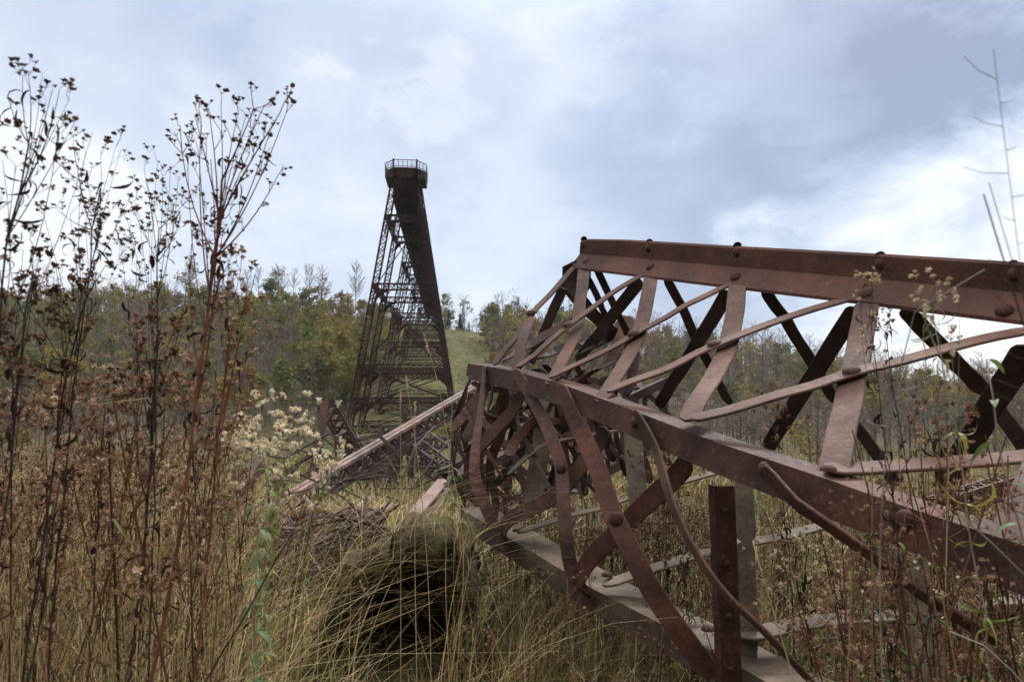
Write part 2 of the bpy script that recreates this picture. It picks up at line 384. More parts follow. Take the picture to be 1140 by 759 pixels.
def build_viaduct():
    root = thing('railway_viaduct', 'tall rusty steel railway viaduct on trestle legs, its cut end topped by a lookout platform', 'viaduct', (*axis(84)[:2], G(*axis(84)[:2])))
    ys = [84, 95.7, 114.3, 126, 144.6, 156.3, 174.9, 186.6, 205, 217]
    levels = [DECK_Z - 4.6, 15.1, 5.1, 1.0]
    legs = {}
    for bi, y in enumerate(ys):
        c = axis(y); gz = G(c[0], c[1])
        for sd in (-1, 1):
            top = c + VR * sd * 1.5 + UP * DECK_Z
            gz = min(G(*(c + VR * sd * 5)[:2]), DECK_Z - 1)
            hgt = DECK_Z - gz + .3
            bot = c + VR * sd * (1.5 + hgt * .163) + UP * (DECK_Z - hgt)
            legs[bi, sd] = (top, bot)
            mb = MB(); n = max(3, int(hgt / .85))
            lattice_col(mb, bot, top, VR, VD, .72 if bi < 4 else .66, .7, n, .085, .13)
            # gusset plates where the struts meet the leg
            for z in levels:
                if z > bot[2] + 1:
                    f = (z - bot[2]) / (top[2] - bot[2]); p = bot + (top - bot) * f
                    mb.box(p - VD * .40, VR * .8, VD * .03, UP * .8)
            mb.build('leg', TOWER, root)
        L, Rr = legs[bi, -1], legs[bi, 1]
        def at(l, z): return l[1] + (l[0] - l[1]) * (z - l[1][2]) / (l[0][2] - l[1][2])
        for z in levels + ([10.2] if bi >= 2 else []) + [max(G(c[0], c[1]) + .9, -2.4)]:
            if z < max(L[1][2], Rr[1][2]) + .5 or z > DECK_Z - 2: continue
            p, q = at(L, z), at(Rr, z); w_ = np.linalg.norm(q - p)
            mb = MB(); lattice_col(mb, p, q, UP, VD, .75, .5, max(4, int(w_ / .8)), .075, .13)
            mb.build('strut', TOWER, root)
            for l, sg in ((L, 1), (Rr, -1)) if bi < 4 else ():      # quarter-round knee braces under the strut
                mk = MB()
                rad = min(1.3, w_ * .22)
                for off, th in ((0, .22), (.42, .10)):
                    pts = []
                    for a in np.linspace(0, math.pi / 2, 8):
                        zz = z - .42 - rad * (1 - math.sin(a)) - off * math.sin(a) * 0
                        base = at(l, zz)
                        pts.append(base + VR * sg * (.35 + (rad - off) * (1 - math.cos(a)) + off * .0) + UP * (-off * math.sin(a)))
                    for p_, q_ in zip(pts[:-1], pts[1:]): mk.beam(p_, q_, .35, th * .6, VD)
                mk.build('knee_brace', TOWER, root)
        zs = [z for z in levels if z > max(L[1][2], Rr[1][2]) + .5 and z < DECK_Z - 2] + [max(L[1][2], Rr[1][2]) + .6]
        for za, zb_ in zip(zs[:-1], zs[1:]):          # crossed tie rods between the struts
            for a_, b_ in ((L, Rr), (Rr, L)):
                rm = MB(); rm.beam(at(a_, za), at(b_, zb_), .11, .11, VD); rm.build('tie_rod', TOWER, root)
        # solid portal with an arched opening under the deck
        pm = MB(); n = 14
        hw = 1.15
        zt = DECK_Z; zb = DECK_Z - 3.6
        xs = np.linspace(-hw - .12, hw + .12, n + 1)
        for x0, x1 in zip(xs[:-1], xs[1:]):
            xm = (x0 + x1) / 2
            under = DECK_Z - 2.1
            if abs(xm) < .8: under = DECK_Z - 2.0 + 1.5 * math.sqrt(1 - (xm / .8) ** 2)
            pm.box(c + VR * xm + UP * ((zt + under) / 2) - VD * .3, VR * (x1 - x0), VD * .06, UP * (zt - under))
        pm.build('portal_brace', TOWER, root)
    for bi in range(0, len(ys), 2):               # each pair of bents is tied into one tower
        for sd in (-1, 1):
            for z in levels:
                mb = MB(); a, b = legs[bi, sd], legs[bi + 1, sd]
                if z < max(a[1][2], b[1][2]) + .5 or z > DECK_Z - 2: continue
                f0 = (z - a[1][2]) / (a[0][2] - a[1][2]); f1 = (z - b[1][2]) / (b[0][2] - b[1][2])
                p, q = a[1] + (a[0] - a[1]) * f0, b[1] + (b[0] - b[1]) * f1
                lattice_col(mb, p, q, UP, VR, .55, .35, 10, .065, .10)
                for l, o2, dr in ((a, p, 1), (b, q, -1)):
                    pr = None
                    for an in np.linspace(0, math.pi / 2, 7):
                        r_ = 1.7; zz = z - .35 - r_ * (1 - math.sin(an))
                        base = l[1] + (l[0] - l[1]) * (zz - l[1][2]) / (l[0][2] - l[1][2])
                        pt = base + VD * dr * (r_ * (1 - math.cos(an)))
                        if pr is not None: mb.beam(pr, pt, .3, .13, VR)
                        pr = pt
                mb.build('longitudinal_strut', TOWER, root)
    # deck: two plate girders, cross frames, ties
    y0, y1 = 83, 232
    for sx in (-1, 1):
        g = MB(); a = axis(y0) + VR * sx * 1.5; b = axis(y1) + VR * sx * 1.5
        g.beam(a + UP * (DECK_Z - .66), b + UP * (DECK_Z - .66), .10, 2.4)
        g.beam(a + UP * (DECK_Z - 1.9), b + UP * (DECK_Z - 1.9), .42, .06); g.beam(a + UP * (DECK_Z + .58), b + UP * (DECK_Z + .58), .5, .06)
        g.build('deck_girder', TOWER, root)
    for y in np.arange(y0 + .5, y1, 4.4):
        cf = MB(); c = axis(y) + UP * (DECK_Z + .1); cf.box(c, VR * 2.88, VD * .12, UP * .8); cf.build('cross_frame', TOWER, root)
    tm = MB(); tm.beam(axis(y0 + 3.5) + UP * (DECK_Z + .74), axis(y1) + UP * (DECK_Z + .74), 3.2, .22); tm.build('deck_planking', TOWER, root)
    # lookout platform
    c = axis(84.5)
    F0 = DECK_Z + 1.0
    poly = [(-2.55, 3), (-2.55, -1.3), (-1.35, -2.8), (1.35, -2.8), (2.55, -1.3), (2.55, 3)]
    def pw(x, y, z): return c + VR * x + VD * y + UP * (F0 + z)
    fl = MB()
    k = len(poly)
    v = [pw(x, y, 0) for x, y in poly] + [pw(x, y, .18) for x, y in poly]
    fl.add(v, [np.arange(k)[::-1], np.arange(k) + k] + [np.array([i, (i + 1) % k, k + (i + 1) % k, k + i]) for i in range(k)])
    pf = fl.build('platform_floor', TOWER, root)
    for sx in (-1, 1):                            # deep outrigger boxes left and right under the floor
        un = MB()
        un.box(pw(sx * 2.0, .25, -.42), VR * 1.0, VD * 4.4, UP * .82)
        un.box(pw(sx * 1.9, .2, -.92), VR * .6, VD * .5, UP * .2)
        un.build('outrigger', RUST_DARK, root)
    fp = MB()
    for i in range(5): fp.box(pw(-.8 + i * .4, -2.66, -.5), VR * .36, VD * .06, UP * .98)
    fp.build('fascia', TOWER, root)
    rl = MB()
    edges = list(zip(poly[:-1], poly[1:]))
    for (ax_, ay_), (bx_, by_) in edges:
        L = math.hypot(bx_ - ax_, by_ - ay_); n = max(2, round(L / .55))
        for i in range(n + 1):
            f = i / n; x, y = ax_ + (bx_ - ax_) * f, ay_ + (by_ - ay_) * f
            rl.beam(pw(x, y, .18), pw(x, y, 1.12), .07, .07, VD)
        for z in (.32, 1.12): rl.beam(pw(ax_, ay_, z), pw(bx_, by_, z), .08, .08)
        for z in (.5, .68, .86): rl.beam(pw(ax_, ay_, z), pw(bx_, by_, z), .02, .02)
    rl.build('railing', flat('galvanised_rail', (.07, .062, .065), .6, .4), root)
    for x in (-1.45, 1.4):
        ps = MB(); ps.beam(pw(x, -2.55, .18), pw(x, -2.55, 1.3), .22, .24, VD); ps.build('corner_post', RUST_DARK, root)
build_viaduct()

# ------------------------------------------------------------------ the fallen trestle leg in front
def zT(x): return 3087 / (x - 100)
def zF(x): return 1704 / (x - 220)
def zB(x): return 2288 / (x - 100)
def zK(x): return 3682 / (x - 87)
def path(pxs, z0, z1, bulge=0.0):
    """photo pixels to a run in space whose depth goes evenly from z0 to z1, bowed towards the viewer by bulge metres"""
    p = np.asarray(pxs, float); s = np.r_[0, np.cumsum(np.linalg.norm(np.diff(p, axis=0), axis=1))]; s /= s[-1]
    z = 1 / (1 / z0 + (1 / z1 - 1 / z0) * s) - bulge * np.sin(np.pi * s)
    return np.array([P(x, y, d) for (x, y), d in zip(p, z)])
dT = nrm(P(1140, 327, zT(1140)) - P(650, 283, zT(650)))
dF = nrm(P(1140, 600, zF(1140)) - P(560, 410, zF(560)))
dB = nrm(P(800, 729, zB(800)) - P(520, 570, zB(520)))
nFT = nrm(np.cross(dT + dF, P(817, 320, zT(817)) - P(678, 435, zF(678))))
if nFT[1] > 0: nFT = -nFT                          # towards the viewer
nFB = nrm(np.cross(dF + dB, P(678, 435, zF(678)) - P(700, 675, zB(700))))
if nFB[1] > 0: nFB = -nFB
nTK = nrm(np.cross(dT, P(854, 324, zT(854)) - P(985, 518, zK(985))))
if nTK[1] > 0: nTK = -nTK
nBK = np.array((0, 0, 1.0))

def lsec(a, b, t): return [(0, 0), (a, 0), (a, t), (t, t), (t, b), (0, b)]
def rivet_mesh():
    mb = MB(); rings = 5; k = 10; v = [(0, 0, .62)]
    for i in range(1, rings + 1):
        a = i / rings * math.pi / 2
        for j in range(k): v.append((math.sin(a) * math.cos(j * 2 * math.pi / k), math.sin(a) * math.sin(j * 2 * math.pi / k), .62 * math.cos(a) - (.12 if i == rings else 0)))
    fs = [np.array([0, 1 + j, 1 + (j + 1) % k]) for j in range(k)]
    for i in range(rings - 1):
        for j in range(k):
            a = 1 + i * k + j; b = 1 + i * k + (j + 1) % k; fs.append(np.array([a, a + k, b + k, b]))
    mb.add(v, fs); o = mb.build('rivet', RUST, None, True); me = o.data; bpy.data.objects.remove(o); return me
RIVET = rivet_mesh()
def rivet(parent, pos, n, r=.036, mat=None):
    o = bpy.data.objects.new('rivet', RIVET); COL.objects.link(o); o.parent = parent
    o.location = Vector(np.asarray(pos) - root_loc(parent)); o.rotation_euler = Vector(n).to_track_quat('Z', 'Y').to_euler(); o.scale = (r, r, r)
    return o

def build_truss():
    base = P(720, 690, zB(720)); base[2] = G(base[0], base[1])
    root = thing('fallen_trestle_leg', 'huge rusty riveted lattice leg of the viaduct lying among the weeds', 'trestle leg', base)
    # --- upper chord T: angle iron, one leg standing up from the fold, one reaching down to the viewer
    fold = [(646, 283), (654, 283.6), (700, 287), (820, 298), (980, 312), (1140, 327), (1290, 341), (1420, 353)]
    pts = np.array([P(x, y, zT(x)) for x, y in fold])
    perp = nrm(P(775, 465, zF(775)) - P(950, 340, zT(950)))
    u2 = nrm(perp * .62 + np.array((0, -.12, -.62))); u2 = nrm(u2 - dT * np.dot(u2, dT))
    u1 = nrm(np.array((.02, -.22, 1.0))); u1 = nrm(u1 - dT * np.dot(u1, dT))
    sc = np.ones((len(pts), 2)); sc[0] = (.55, .7); sc[1] = (.95, .97)
    mb = MB(); mb.sweep(pts, lsec(.135, .165, .018), u1, u2, sc)
    T = mb.build('upper_chord', RUST_RED, root)
    mb = MB()                                       # the curled plate at the chord's broken end
    q = [P(626, 297, 5.75), P(640, 290, 5.6), P(653, 297, 5.55), P(652, 318, 5.6), P(640, 336, 5.75), P(626, 312, 5.85)]
    bk = [p + np.array((.05, .10, 0)) for p in q]
    mb.add(q + bk, [np.arange(6), np.arange(6)[::-1] + 6] + [np.array([i, i + 6, (i + 1) % 6 + 6, (i + 1) % 6]) for i in range(6)])
    mb.build('gusset_plate', RUST_DARK, root)
    mb = MB(); mb.strap(path([(636, 322), (660, 350), (690, 376)], 5.9, 6.3), nTK, .30, .02, round_end=False); mb.build('tie_plate', RUST_DARK, root)
    for x, y in ((650, 272), (723, 276), (821, 281), (980, 294), (1128, 306)):
        for o_ in (0, 1):
            p0 = P(x, y, zT(x))
            if o_ == 0: rivet(T, p0 - np.array((0, .012, 0)), nrm((-.1, -1, .1)), .034)
            else: rivet(T, p0 + u1 * .046 + np.array((0, .016, 0)), nrm((0, .75, .65)), .027)
    for x, y in ((653, 291), (724, 297), (819, 308), (964, 327), (1118, 345)):
        p0 = P(x, y, zT(x) - .07); rivet(T, p0, nrm(-np.cross(u2, dT) if np.dot(np.cross(u2, dT), (0, -1, 0)) < 0 else np.cross(u2, dT)), .036)
    # --- front chord F
    fold = [(521, 404.5), (528, 405.5), (545, 408), (575, 413.5), (630, 429), (700, 455), (800, 493), (900, 526), (1000, 561), (1140, 607), (1260, 647), (1400, 693)]
    pts = np.array([P(x, y, zF(x)) for x, y in fold])
    v1 = nrm(np.array((-.12, -.05, -1.0))); v1 = nrm(v1 - dF * np.dot(v1, dF))
    v2 = nrm(np.array((.80, .52, .10))); v2 = nrm(v2 - dF * np.dot(v2, dF))
    sc = np.ones((len(pts), 2)); sc[0] = (.75, .6)
    mb = MB(); mb.sweep(pts, lsec(.130, .115, .016), v1, v2, sc)
    F = mb.build('front_chord', RUST, root)
    nF = nrm(np.cross(dF, v1)); nF = nF if nF[1] < 0 else -nF
    for x, y in ((541, 412), (577, 421), (628, 441), (709, 470), (853, 522), (1010, 577)):
        rivet(F, P(x, y, zF(x) - .0) + nF * .012, nF, .030)
    rivet(F, P(922, 529, zF(922)) + np.array((0, 0, .02)), (0, 0, 1), .03)
    # --- lower chord B
    fold = [(513, 566), (566, 598), (658, 654), (740, 696), (802, 729.5), (850, 757), (960, 818), (1120, 905)]
    pts = np.array([P(x, y, zB(x)) for x, y in fold])
    b1 = nrm(np.array((0.05, .06, -1.0))); b1 = nrm(b1 - dB * np.dot(b1, dB))
    b2 = nrm(np.array((.83, .55, .03))); b2 = nrm(b2 - dB * np.dot(b2, dB))
    mb = MB(); mb.sweep(pts, lsec(.15, .25, .016), b1, b2)
    B = mb.build('lower_chord', WEATHERED, root)
    for x, y in ((583, 589), (676, 640), (788, 700)): rivet(B, P(x, y, zB(x) * 1.02), (0, 0, 1), .034)
    # --- back chord K, mostly hidden behind the front chord
    fold = [(640, 456), (733, 492), (854, 540), (985, 590), (1100, 632), (1300, 700)]
    pts = np.array([P(x, y, zK(x)) for x, y in fold])
    mb = MB(); mb.sweep(pts, lsec(.13, .13, .016), nrm((0, -.2, 1)), nrm((-.6, -.4, 0)))
    mb.build('back_chord', RUST_DARK, root)

    def bar(pxs, z0, z1, n, w=.095, mat=RUST_BAR, bulge=0., twist=None, lift=0., riv=()):
        pts = path(pxs, z0, z1, bulge) + np.asarray(n if np.ndim(n) == 1 else n[0]) * lift
        mb = MB(); mb.strap(pts, n, w, .014, twist)
        o = mb.build('lacing_bar', mat, root)
        for (x, y, r) in riv:
            pa = np.asarray(pxs, float); s = np.r_[0, np.cumsum(np.linalg.norm(np.diff(pa, axis=0), axis=1))]; s /= s[-1]
            i = np.argmin(np.hypot(pa[:, 0] - x, pa[:, 1] - y))
            z = 1 / (1 / z0 + (1 / z1 - 1 / z0) * s[i]) - bulge * math.sin(math.pi * s[i])
            nn = n if np.ndim(n) == 1 else n[0]
            rivet(o, P(x, y, z) + np.asarray(nn) * (lift + .008), nn, r)
        return o
    # steep bars between front and upper chord (under), then the long shallow bars (over), riveted where they cross
    S, A = [], []
    bar([(575, 413), (582, 380), (591, 353)], zF(575), (zF(575) + zT(646)) / 2, nFT, .085)
    bar([(612, 428), (625, 403), (638, 378), (646, 335), (651, 292)], zF(612), zT(651) - .03, nFT, .10)
    bar([(668, 446), (690, 412), (708, 382), (718, 345), (725, 300)], zF(668), zT(725) - .04, nFT, .105)
    bar([(765, 466), (790, 424), (809, 390), (817, 352), (822, 312)], zF(765), zT(822) - .05, nFT, .11)
    bar([(921, 545), (936, 486), (946, 440), (956, 388), (966, 334)], zF(921), zT(966) - .06, nFT, .115)
    bar([(1115, 620), (1160, 520), (1180, 440), (1190, 350)], zF(1115), zT(1190) - .06, nFT, .11)
    nA = nrm(nFT + np.array((.0, -.1, .75)))
    bar([(551, 408), (570, 384), (593, 352), (621, 320), (643, 296)], zF(551), zT(643) - .05, nA, .075, lift=.02, riv=((593, 352, .046),))
    bar([(576, 413), (605, 390), (634, 366), (680, 331), (722, 305)], zF(576), zT(722) - .05, nA, .085, lift=.02, riv=((634, 366, .044),))
    bar([(612, 424), (660, 401), (707, 376), (760, 347), (818, 317)], zF(612), zT(818) - .06, nA, .085, lift=.02, riv=((707, 376, .044),))
    bar([(676, 439), (735, 416), (797, 389), (868, 361), (948, 336)], zF(676), zT(948) - .07, nA, .088, lift=.02, riv=((797, 389, .042),))
    bar([(772, 471), (860, 446), (949, 420), (1045, 396), (1150, 371)], zF(772), zT(1150) - .08, nA, .088, lift=.02, riv=((949, 420, .040),))
    bar([(920, 530), (990, 524), (1060, 519), (1150, 514), (1250, 490)], zF(920) + .05, zT(1250), nA, .105, lift=.02)
    # bars between front and lower chord, bowed outwards
    nD = nrm(np.array((-.35, -1, .12)))
    bar([(540, 408), (537, 450), (531, 495), (530, 530), (545, 572), (566, 616)], zF(541) - .02, zB(567) - .03, nD, .085, RUST_BAR, .12, [55, 40, 10, -20, -35], .02)
    bar([(575, 413), (592, 442), (610, 474), (626, 522), (629, 560), (632, 612), (640, 645), (657, 671)], zF(577) - .02, zB(658) - .03, nD, .086, RUST_BAR, .14, [30, 10, 0, 0, -30], .02, ((626, 522, .036),))
    bar([(625, 431), (646, 478), (668, 528), (687, 577), (712, 632), (745, 686), (795, 752)], zF(628) - .02, zB(795) - .05, nD, .104, RUST_RED, .16, [35, 8, 0, 0, 8], .02, ((687, 577, .040),))
    bar([(708, 458), (731, 500), (748, 553), (768, 602), (800, 652), (850, 700), (908, 762)], zF(709) - .02, zB(908) - .05, nD, .085, RUST_BAR, .16, [62, 60, 66, 70, 70], .02)
    bar([(851, 519), (872, 547), (920, 582), (985, 630), (1056, 681), (1110, 712)], zF(853) - .04, 1.93, nD, .07, RUST, .05, [55, 62, 66, 70, 66], .02)
    nE = nFB
    bar([(504, 478), (521, 457), (541, 436)], 5.7, 5.45, nE, .10)
    bar([(524, 508), (550, 478), (574, 452), (581, 434), (581, 416)], 5.4, 4.95, nE, .105)
    bar([(566, 606), (559, 592), (566, 578), (584, 569), (622, 549), (655, 508), (676, 478)], zB(566), zF(640), nE, .105, RUST_BAR, -.04, riv=())
    bar([(655, 662), (641, 648), (650, 632), (686, 594), (731, 551), (770, 512)], zB(655), zF(720), nE, .112, RUST_RED, -.03)
    # weathered floor bars between lower and back chord
    bar([(575, 592), (640, 572), (720, 548), (812, 523)], zB(577) - .03, 4.95, nBK, .13, WEATHERED, riv=((575, 592, .03),))
    bar([(671, 650), (735, 630), (800, 611), (870, 597), (930, 582)], zB(671) - .03, 4.2, nBK, .14, WEATHERED)
    bar([(822, 708), (900, 694), (1015, 682), (1150, 664)], 3.25, 3.7, nBK, .15, WEATHERED)
    bar([(566, 528), (590, 505), (640, 487), (700, 478), (760, 470)], 5.2, 5.5, nBK, .13, WEATHERED, riv=((590, 505, .03),))
    bar([(609, 436), (606, 470), (598, 520), (592, 566)], 5.7, 5.2, nrm((-.2, -1, .3)), .15, WEATHERED)
    bar([(704, 470), (706, 500), (710, 545), (712, 575)], 5.0, 4.7, nrm((-.2, -1, .3)), .13, WEATHERED)
    bar([(829, 532), (829, 590), (831, 660), (833, 770)], 3.55, 3.2, nrm((-.3, -1, .2)), .095, WEATHERED)
    bar([(1008, 604), (1016, 660), (1026, 710), (1036, 775)], 3.5, 3.2, nrm((-.2, -1, .3)), .16, WEATHERED)
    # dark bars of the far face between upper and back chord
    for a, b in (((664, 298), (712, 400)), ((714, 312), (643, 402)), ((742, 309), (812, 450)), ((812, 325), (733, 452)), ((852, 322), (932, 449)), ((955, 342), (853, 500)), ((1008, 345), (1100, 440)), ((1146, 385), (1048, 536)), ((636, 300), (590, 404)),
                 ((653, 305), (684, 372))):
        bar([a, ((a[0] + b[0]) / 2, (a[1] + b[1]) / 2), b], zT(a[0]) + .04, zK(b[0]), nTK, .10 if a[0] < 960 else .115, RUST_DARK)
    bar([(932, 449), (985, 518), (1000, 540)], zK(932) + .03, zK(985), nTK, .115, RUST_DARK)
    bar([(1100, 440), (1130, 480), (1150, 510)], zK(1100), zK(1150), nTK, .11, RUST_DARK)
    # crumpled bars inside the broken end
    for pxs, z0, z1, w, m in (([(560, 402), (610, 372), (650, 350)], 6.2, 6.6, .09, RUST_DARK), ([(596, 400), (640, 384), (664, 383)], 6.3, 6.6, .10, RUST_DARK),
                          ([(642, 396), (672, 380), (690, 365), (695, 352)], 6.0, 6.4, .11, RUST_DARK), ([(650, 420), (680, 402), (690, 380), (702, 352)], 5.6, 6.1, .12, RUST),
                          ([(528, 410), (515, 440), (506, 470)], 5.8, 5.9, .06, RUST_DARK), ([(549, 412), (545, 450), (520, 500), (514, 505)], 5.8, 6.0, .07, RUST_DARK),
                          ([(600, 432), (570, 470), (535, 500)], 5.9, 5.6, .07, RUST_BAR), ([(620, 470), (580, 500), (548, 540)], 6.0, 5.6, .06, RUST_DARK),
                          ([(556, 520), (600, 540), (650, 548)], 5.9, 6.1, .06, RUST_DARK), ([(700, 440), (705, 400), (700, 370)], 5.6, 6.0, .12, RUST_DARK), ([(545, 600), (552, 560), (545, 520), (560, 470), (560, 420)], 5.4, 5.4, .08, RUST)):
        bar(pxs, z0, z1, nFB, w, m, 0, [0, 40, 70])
def crumple():
    root = bpy.data.objects['fallen_trestle_leg']
    for k in range(75):
        a = (random.uniform(515, 690), random.uniform(402, 470)); b = (a[0] + random.uniform(-60, 80), a[1] + random.uniform(20, 130))
        if b[0] < 505 or b[1] > 575: continue
        m = ((a[0] + b[0]) / 2 + random.uniform(-22, 22), (a[1] + b[1]) / 2 + random.uniform(-15, 15)); z0 = random.uniform(5.4, 6.4)
        mb = MB(); mb.strap(path([a, ((a[0] + m[0]) / 2 + random.uniform(-6, 6), (a[1] + m[1]) / 2), m, b], z0, z0 + random.uniform(-.5, .4)), nrm((random.uniform(-.6, .6), -1, random.uniform(-.3, .5))), random.choice((.03, .04, .05, .06, .08)), .010, [random.uniform(-50, 50) for _ in range(4)])
        mb.build('lacing_bar', random.choice((RUST_BAR, RUST, RUST_DARK, RUST_DARK)), root)
build_truss()
crumple()

# the upright rusty post standing in front of the leg
def build_post():
    b = P(804, 770, 3.05); b[2] = G(b[0], b[1])
    top = P(795, 541, 3.05)
    root = thing('rusty_post', 'dark red rusty angle post standing upright among the bars of the fallen leg', 'post', b)
    mb = MB(); mb.sweep(np.array([b - np.array((0, 0, .1)), (b + top) / 2 + np.array((.004, 0, 0)), top]), lsec(.095, .07, .012), (1, .1, 0), (-.1, 1, 0))
    o = mb.build('post_angle', POST, root)
    for k in range(5): rivet(o, top + (b - top) * (.08 + k * .17) + np.array((.045, -.004, 0)), (0, -1, 0), .015)
build_post()

# ------------------------------------------------------------------ other wreckage in the middle distance
def lattice_thing(name, label, a, b, w, d, n, mat=RUST_DARK, bar=.06, cham=.09, group=None, topmat=None, up=UP):
    a, b = np.asarray(a), np.asarray(b)
    root = thing(name, label, 'wreckage', (a + b) / 2, group)
    t = nrm(b - a); u = nrm(np.cross(t, up)); v = np.cross(u, t)
    cs = [(-.5, .5), (.5, .5), (.5, -.5), (-.5, -.5)]
    A = [a + i * w * u + j * d * v for i, j in cs]; B = [b + i * w * u + j * d * v for i, j in cs]
    for k in range(4):
        m = MB(); m.beam(A[k], B[k], cham * (1.6 if (topmat and k < 2) else 1), cham, v); m.build('chord', topmat if (topmat and k < 2) else mat, root)
    for k in range(4):
        m = MB(); p0, q0, p1, q1 = A[k], B[k], A[(k + 1) % 4], B[(k + 1) % 4]
        for i in range(n):
            f0, f1 = i / n, (i + 1) / n
            m.beam(p0 + (q0 - p0) * f0, p1 + (q1 - p1) * f1, bar, .02, v if k % 2 == 0 else u)
            m.beam(p1 + (q1 - p1) * f0, p0 + (q0 - p0) * f1, bar, .02, v if k % 2 == 0 else u)
        m.build('lacing', mat, root)
    return root
lattice_thing('fallen_lattice_girder', 'long fallen girder with pale top flange slanting up behind the weeds to the fallen leg', P(190, 645, 10), P(545, 428, 22), .155, .42, 26, RUST_DARK, .05, .07, topmat=PALE)
lattice_thing('broken_lattice_column', 'broken dark lattice column standing upright below the slanting girder', P(474, 590, 21), P(458, 452, 22), .50, .5, 9, RUST_DARK, .05, .085, up=np.array((0, 1, 0.)))
lattice_thing('lattice_wreckage', 'tangled dark lattice column lying in the weeds behind the broken end of the fallen leg', P(512, 560, 8.2), P(735, 452, 9.2), .75, .7, 9, RUST_DARK, .06, .10)
lattice_thing('lattice_wreckage', 'dark twisted lattice piece hanging diagonally under the slanting girder', P(438, 562, 24), P(388, 505, 25), .9, .8, 7, RUST_DARK, .05, .09)
lattice_thing('lattice_wreckage', 'dark lattice strut lying level across the grass beyond the broken column', P(362, 556, 27), P(512, 517, 30), .5, .45, 16, RUST_DARK, .05, .09)
lattice_thing('lattice_wreckage', 'leaning dark lattice side of the A-shaped wreck left of the viaduct foot', P(404, 520, 23), P(364, 448, 23), .8, .5, 9, RUST_DARK, .05, .10)
lattice_thing('lattice_wreckage', 'small red rusty lattice strut in the weeds behind the right end of the front chord', P(1040, 566, 8), P(1128, 538, 8.6), .20, .2, 9, RUST_RED, .025, .035)
lattice_thing('lattice_wreckage', 'crumpled lattice heap in the dark gap left of the mossy mound', P(318, 640, 8.5), P(410, 585, 10), .55, .55, 8, RUST_DARK, .05, .07)
lattice_thing('lattice_wreckage', 'fallen lattice length half buried among stalks below the pale girder', P(250, 600, 9.5), P(345, 625, 8.6), .4, .4, 9, RUST_DARK, .05, .06)
def steel_bar(name, label, pxs, z0, z1, w, th, mat, n=None, cat='beam'):
    pts = path(pxs, z0, z1); mb = MB()
    for a, b in zip(pts[:-1], pts[1:]): pass
    mb.sweep(pts, [(-w / 2, 0), (w / 2, 0), (w / 2, -th * .15), (th * .08, -th * .15), (th * .08, -th * .85), (w / 2, -th * .85), (w / 2, -th), (-w / 2, -th), (-w / 2, -th * .85), (-th * .08, -th * .85), (-th * .08, -th * .15), (-w / 2, -th * .15)],
             nrm(np.cross(pts[-1] - pts[0], UP)), UP)
    return tag(mb.build(name, mat, None), label, cat, None, 'thing')
steel_bar('steel_beam', 'pale short beam lying in front of the dark gap, cut end up right', [(366, 602), (400, 582), (434, 560)], 10.5, 12, .22, .16, PALE)
steel_bar('steel_beam', 'narrow pinkish beam lying just behind the pale short beam', [(380, 574), (415, 552)], 14, 15, .12, .1, PALE)
steel_bar('steel_beam', 'pinkish beam slanting up from the mossy mound towards the grass stalks', [(444, 592), (466, 566), (494, 533)], 9.5, 12, .22, .18, PALE)
steel_bar('steel_beam', 'dark purple beam slanting up through white flowers at left of the pale girder', [(246, 575), (265, 540), (290, 505)], 7.5, 9, .16, .16, RUST)
steel_bar('steel_beam', 'broken pink plate edge lying among stalks below the pale girder', [(300, 672), (325, 648), (352, 626)], 6.2, 7.0, .30, .14, PALE)
steel_bar('steel_beam', 'rust brown beam forming the upright side of the A-shaped wreck', [(338, 560), (352, 510), (362, 446)], 20, 22, .26, .22, RUST)
def rod(name, label, pxs, z0, z1, r, mat, cat='rod'):
    mb = MB(); mb.tube(path(pxs, z0, z1), r, 6); return tag(mb.build(name, mat, None, True), label, cat, None, 'thing')
rod('steel_rod', 'long thin rusty rod slanting down right across the dark wreckage heap', [(338, 552), (370, 592), (398, 616)], 10, 9.5, .03, PALE)
rod('steel_rod', 'thin rod slanting down right from the pale girder past the broken column', [(404, 505), (436, 532), (470, 552)], 20, 19, .045, PALE)
rod('steel_rod', 'thin rod hanging below the upper end of the pale girder', [(462, 468), (490, 490), (515, 506)], 20, 19, .04, PALE)
def debris_heap():
    mb = MB()
    for i in range(430):
        c = P(random.uniform(300, 425), random.uniform(572, 690), random.uniform(5.6, 8.0)); c[2] = max(c[2], G(c[0], c[1]) + .05)
        d = nrm((random.uniform(-1, 1), random.uniform(-1, 1), random.uniform(-.5, .6))) * random.uniform(.2, .7)
        mb.beam(c - d / 2, c + d / 2, random.uniform(.012, .034), random.uniform(.008, .02), rng.normal(size=3))
    tag(mb.build('tangled_steel_scrap', RUST_DARK, None), 'heap of tangled dark steel scrap left of the mossy mound', 'scrap heap')
debris_heap()
def bent_scrap():
    mb = MB()
    for i in range(70):
        px, py = random.uniform(285, 505), random.uniform(478, 585); d = random.uniform(12, 21); c = P(px, py, d); c[2] = max(c[2], G(c[0], c[1]) + .05)
        q = nrm((random.uniform(-1, 1), random.uniform(-.6, .6), random.uniform(-.5, .7))) * random.uniform(.5, 2.0)
        mb.tube([c - q / 2, c + rng.normal(size=3) * .12, c + q / 2], random.uniform(.015, .04), 4)
    tag(mb.build('bent_steel_scrap', RUST_DARK, None), 'scatter of thin bent dark steel members around the slanting girder', 'scrap heap', kind='stuff')
bent_scrap()
lattice_thing('lattice_wreckage', 'dark lattice piece lying steeply under the upper half of the slanting girder', P(420, 548, 19), P(440, 478, 20), .6, .5, 8, RUST_DARK, .05, .08)
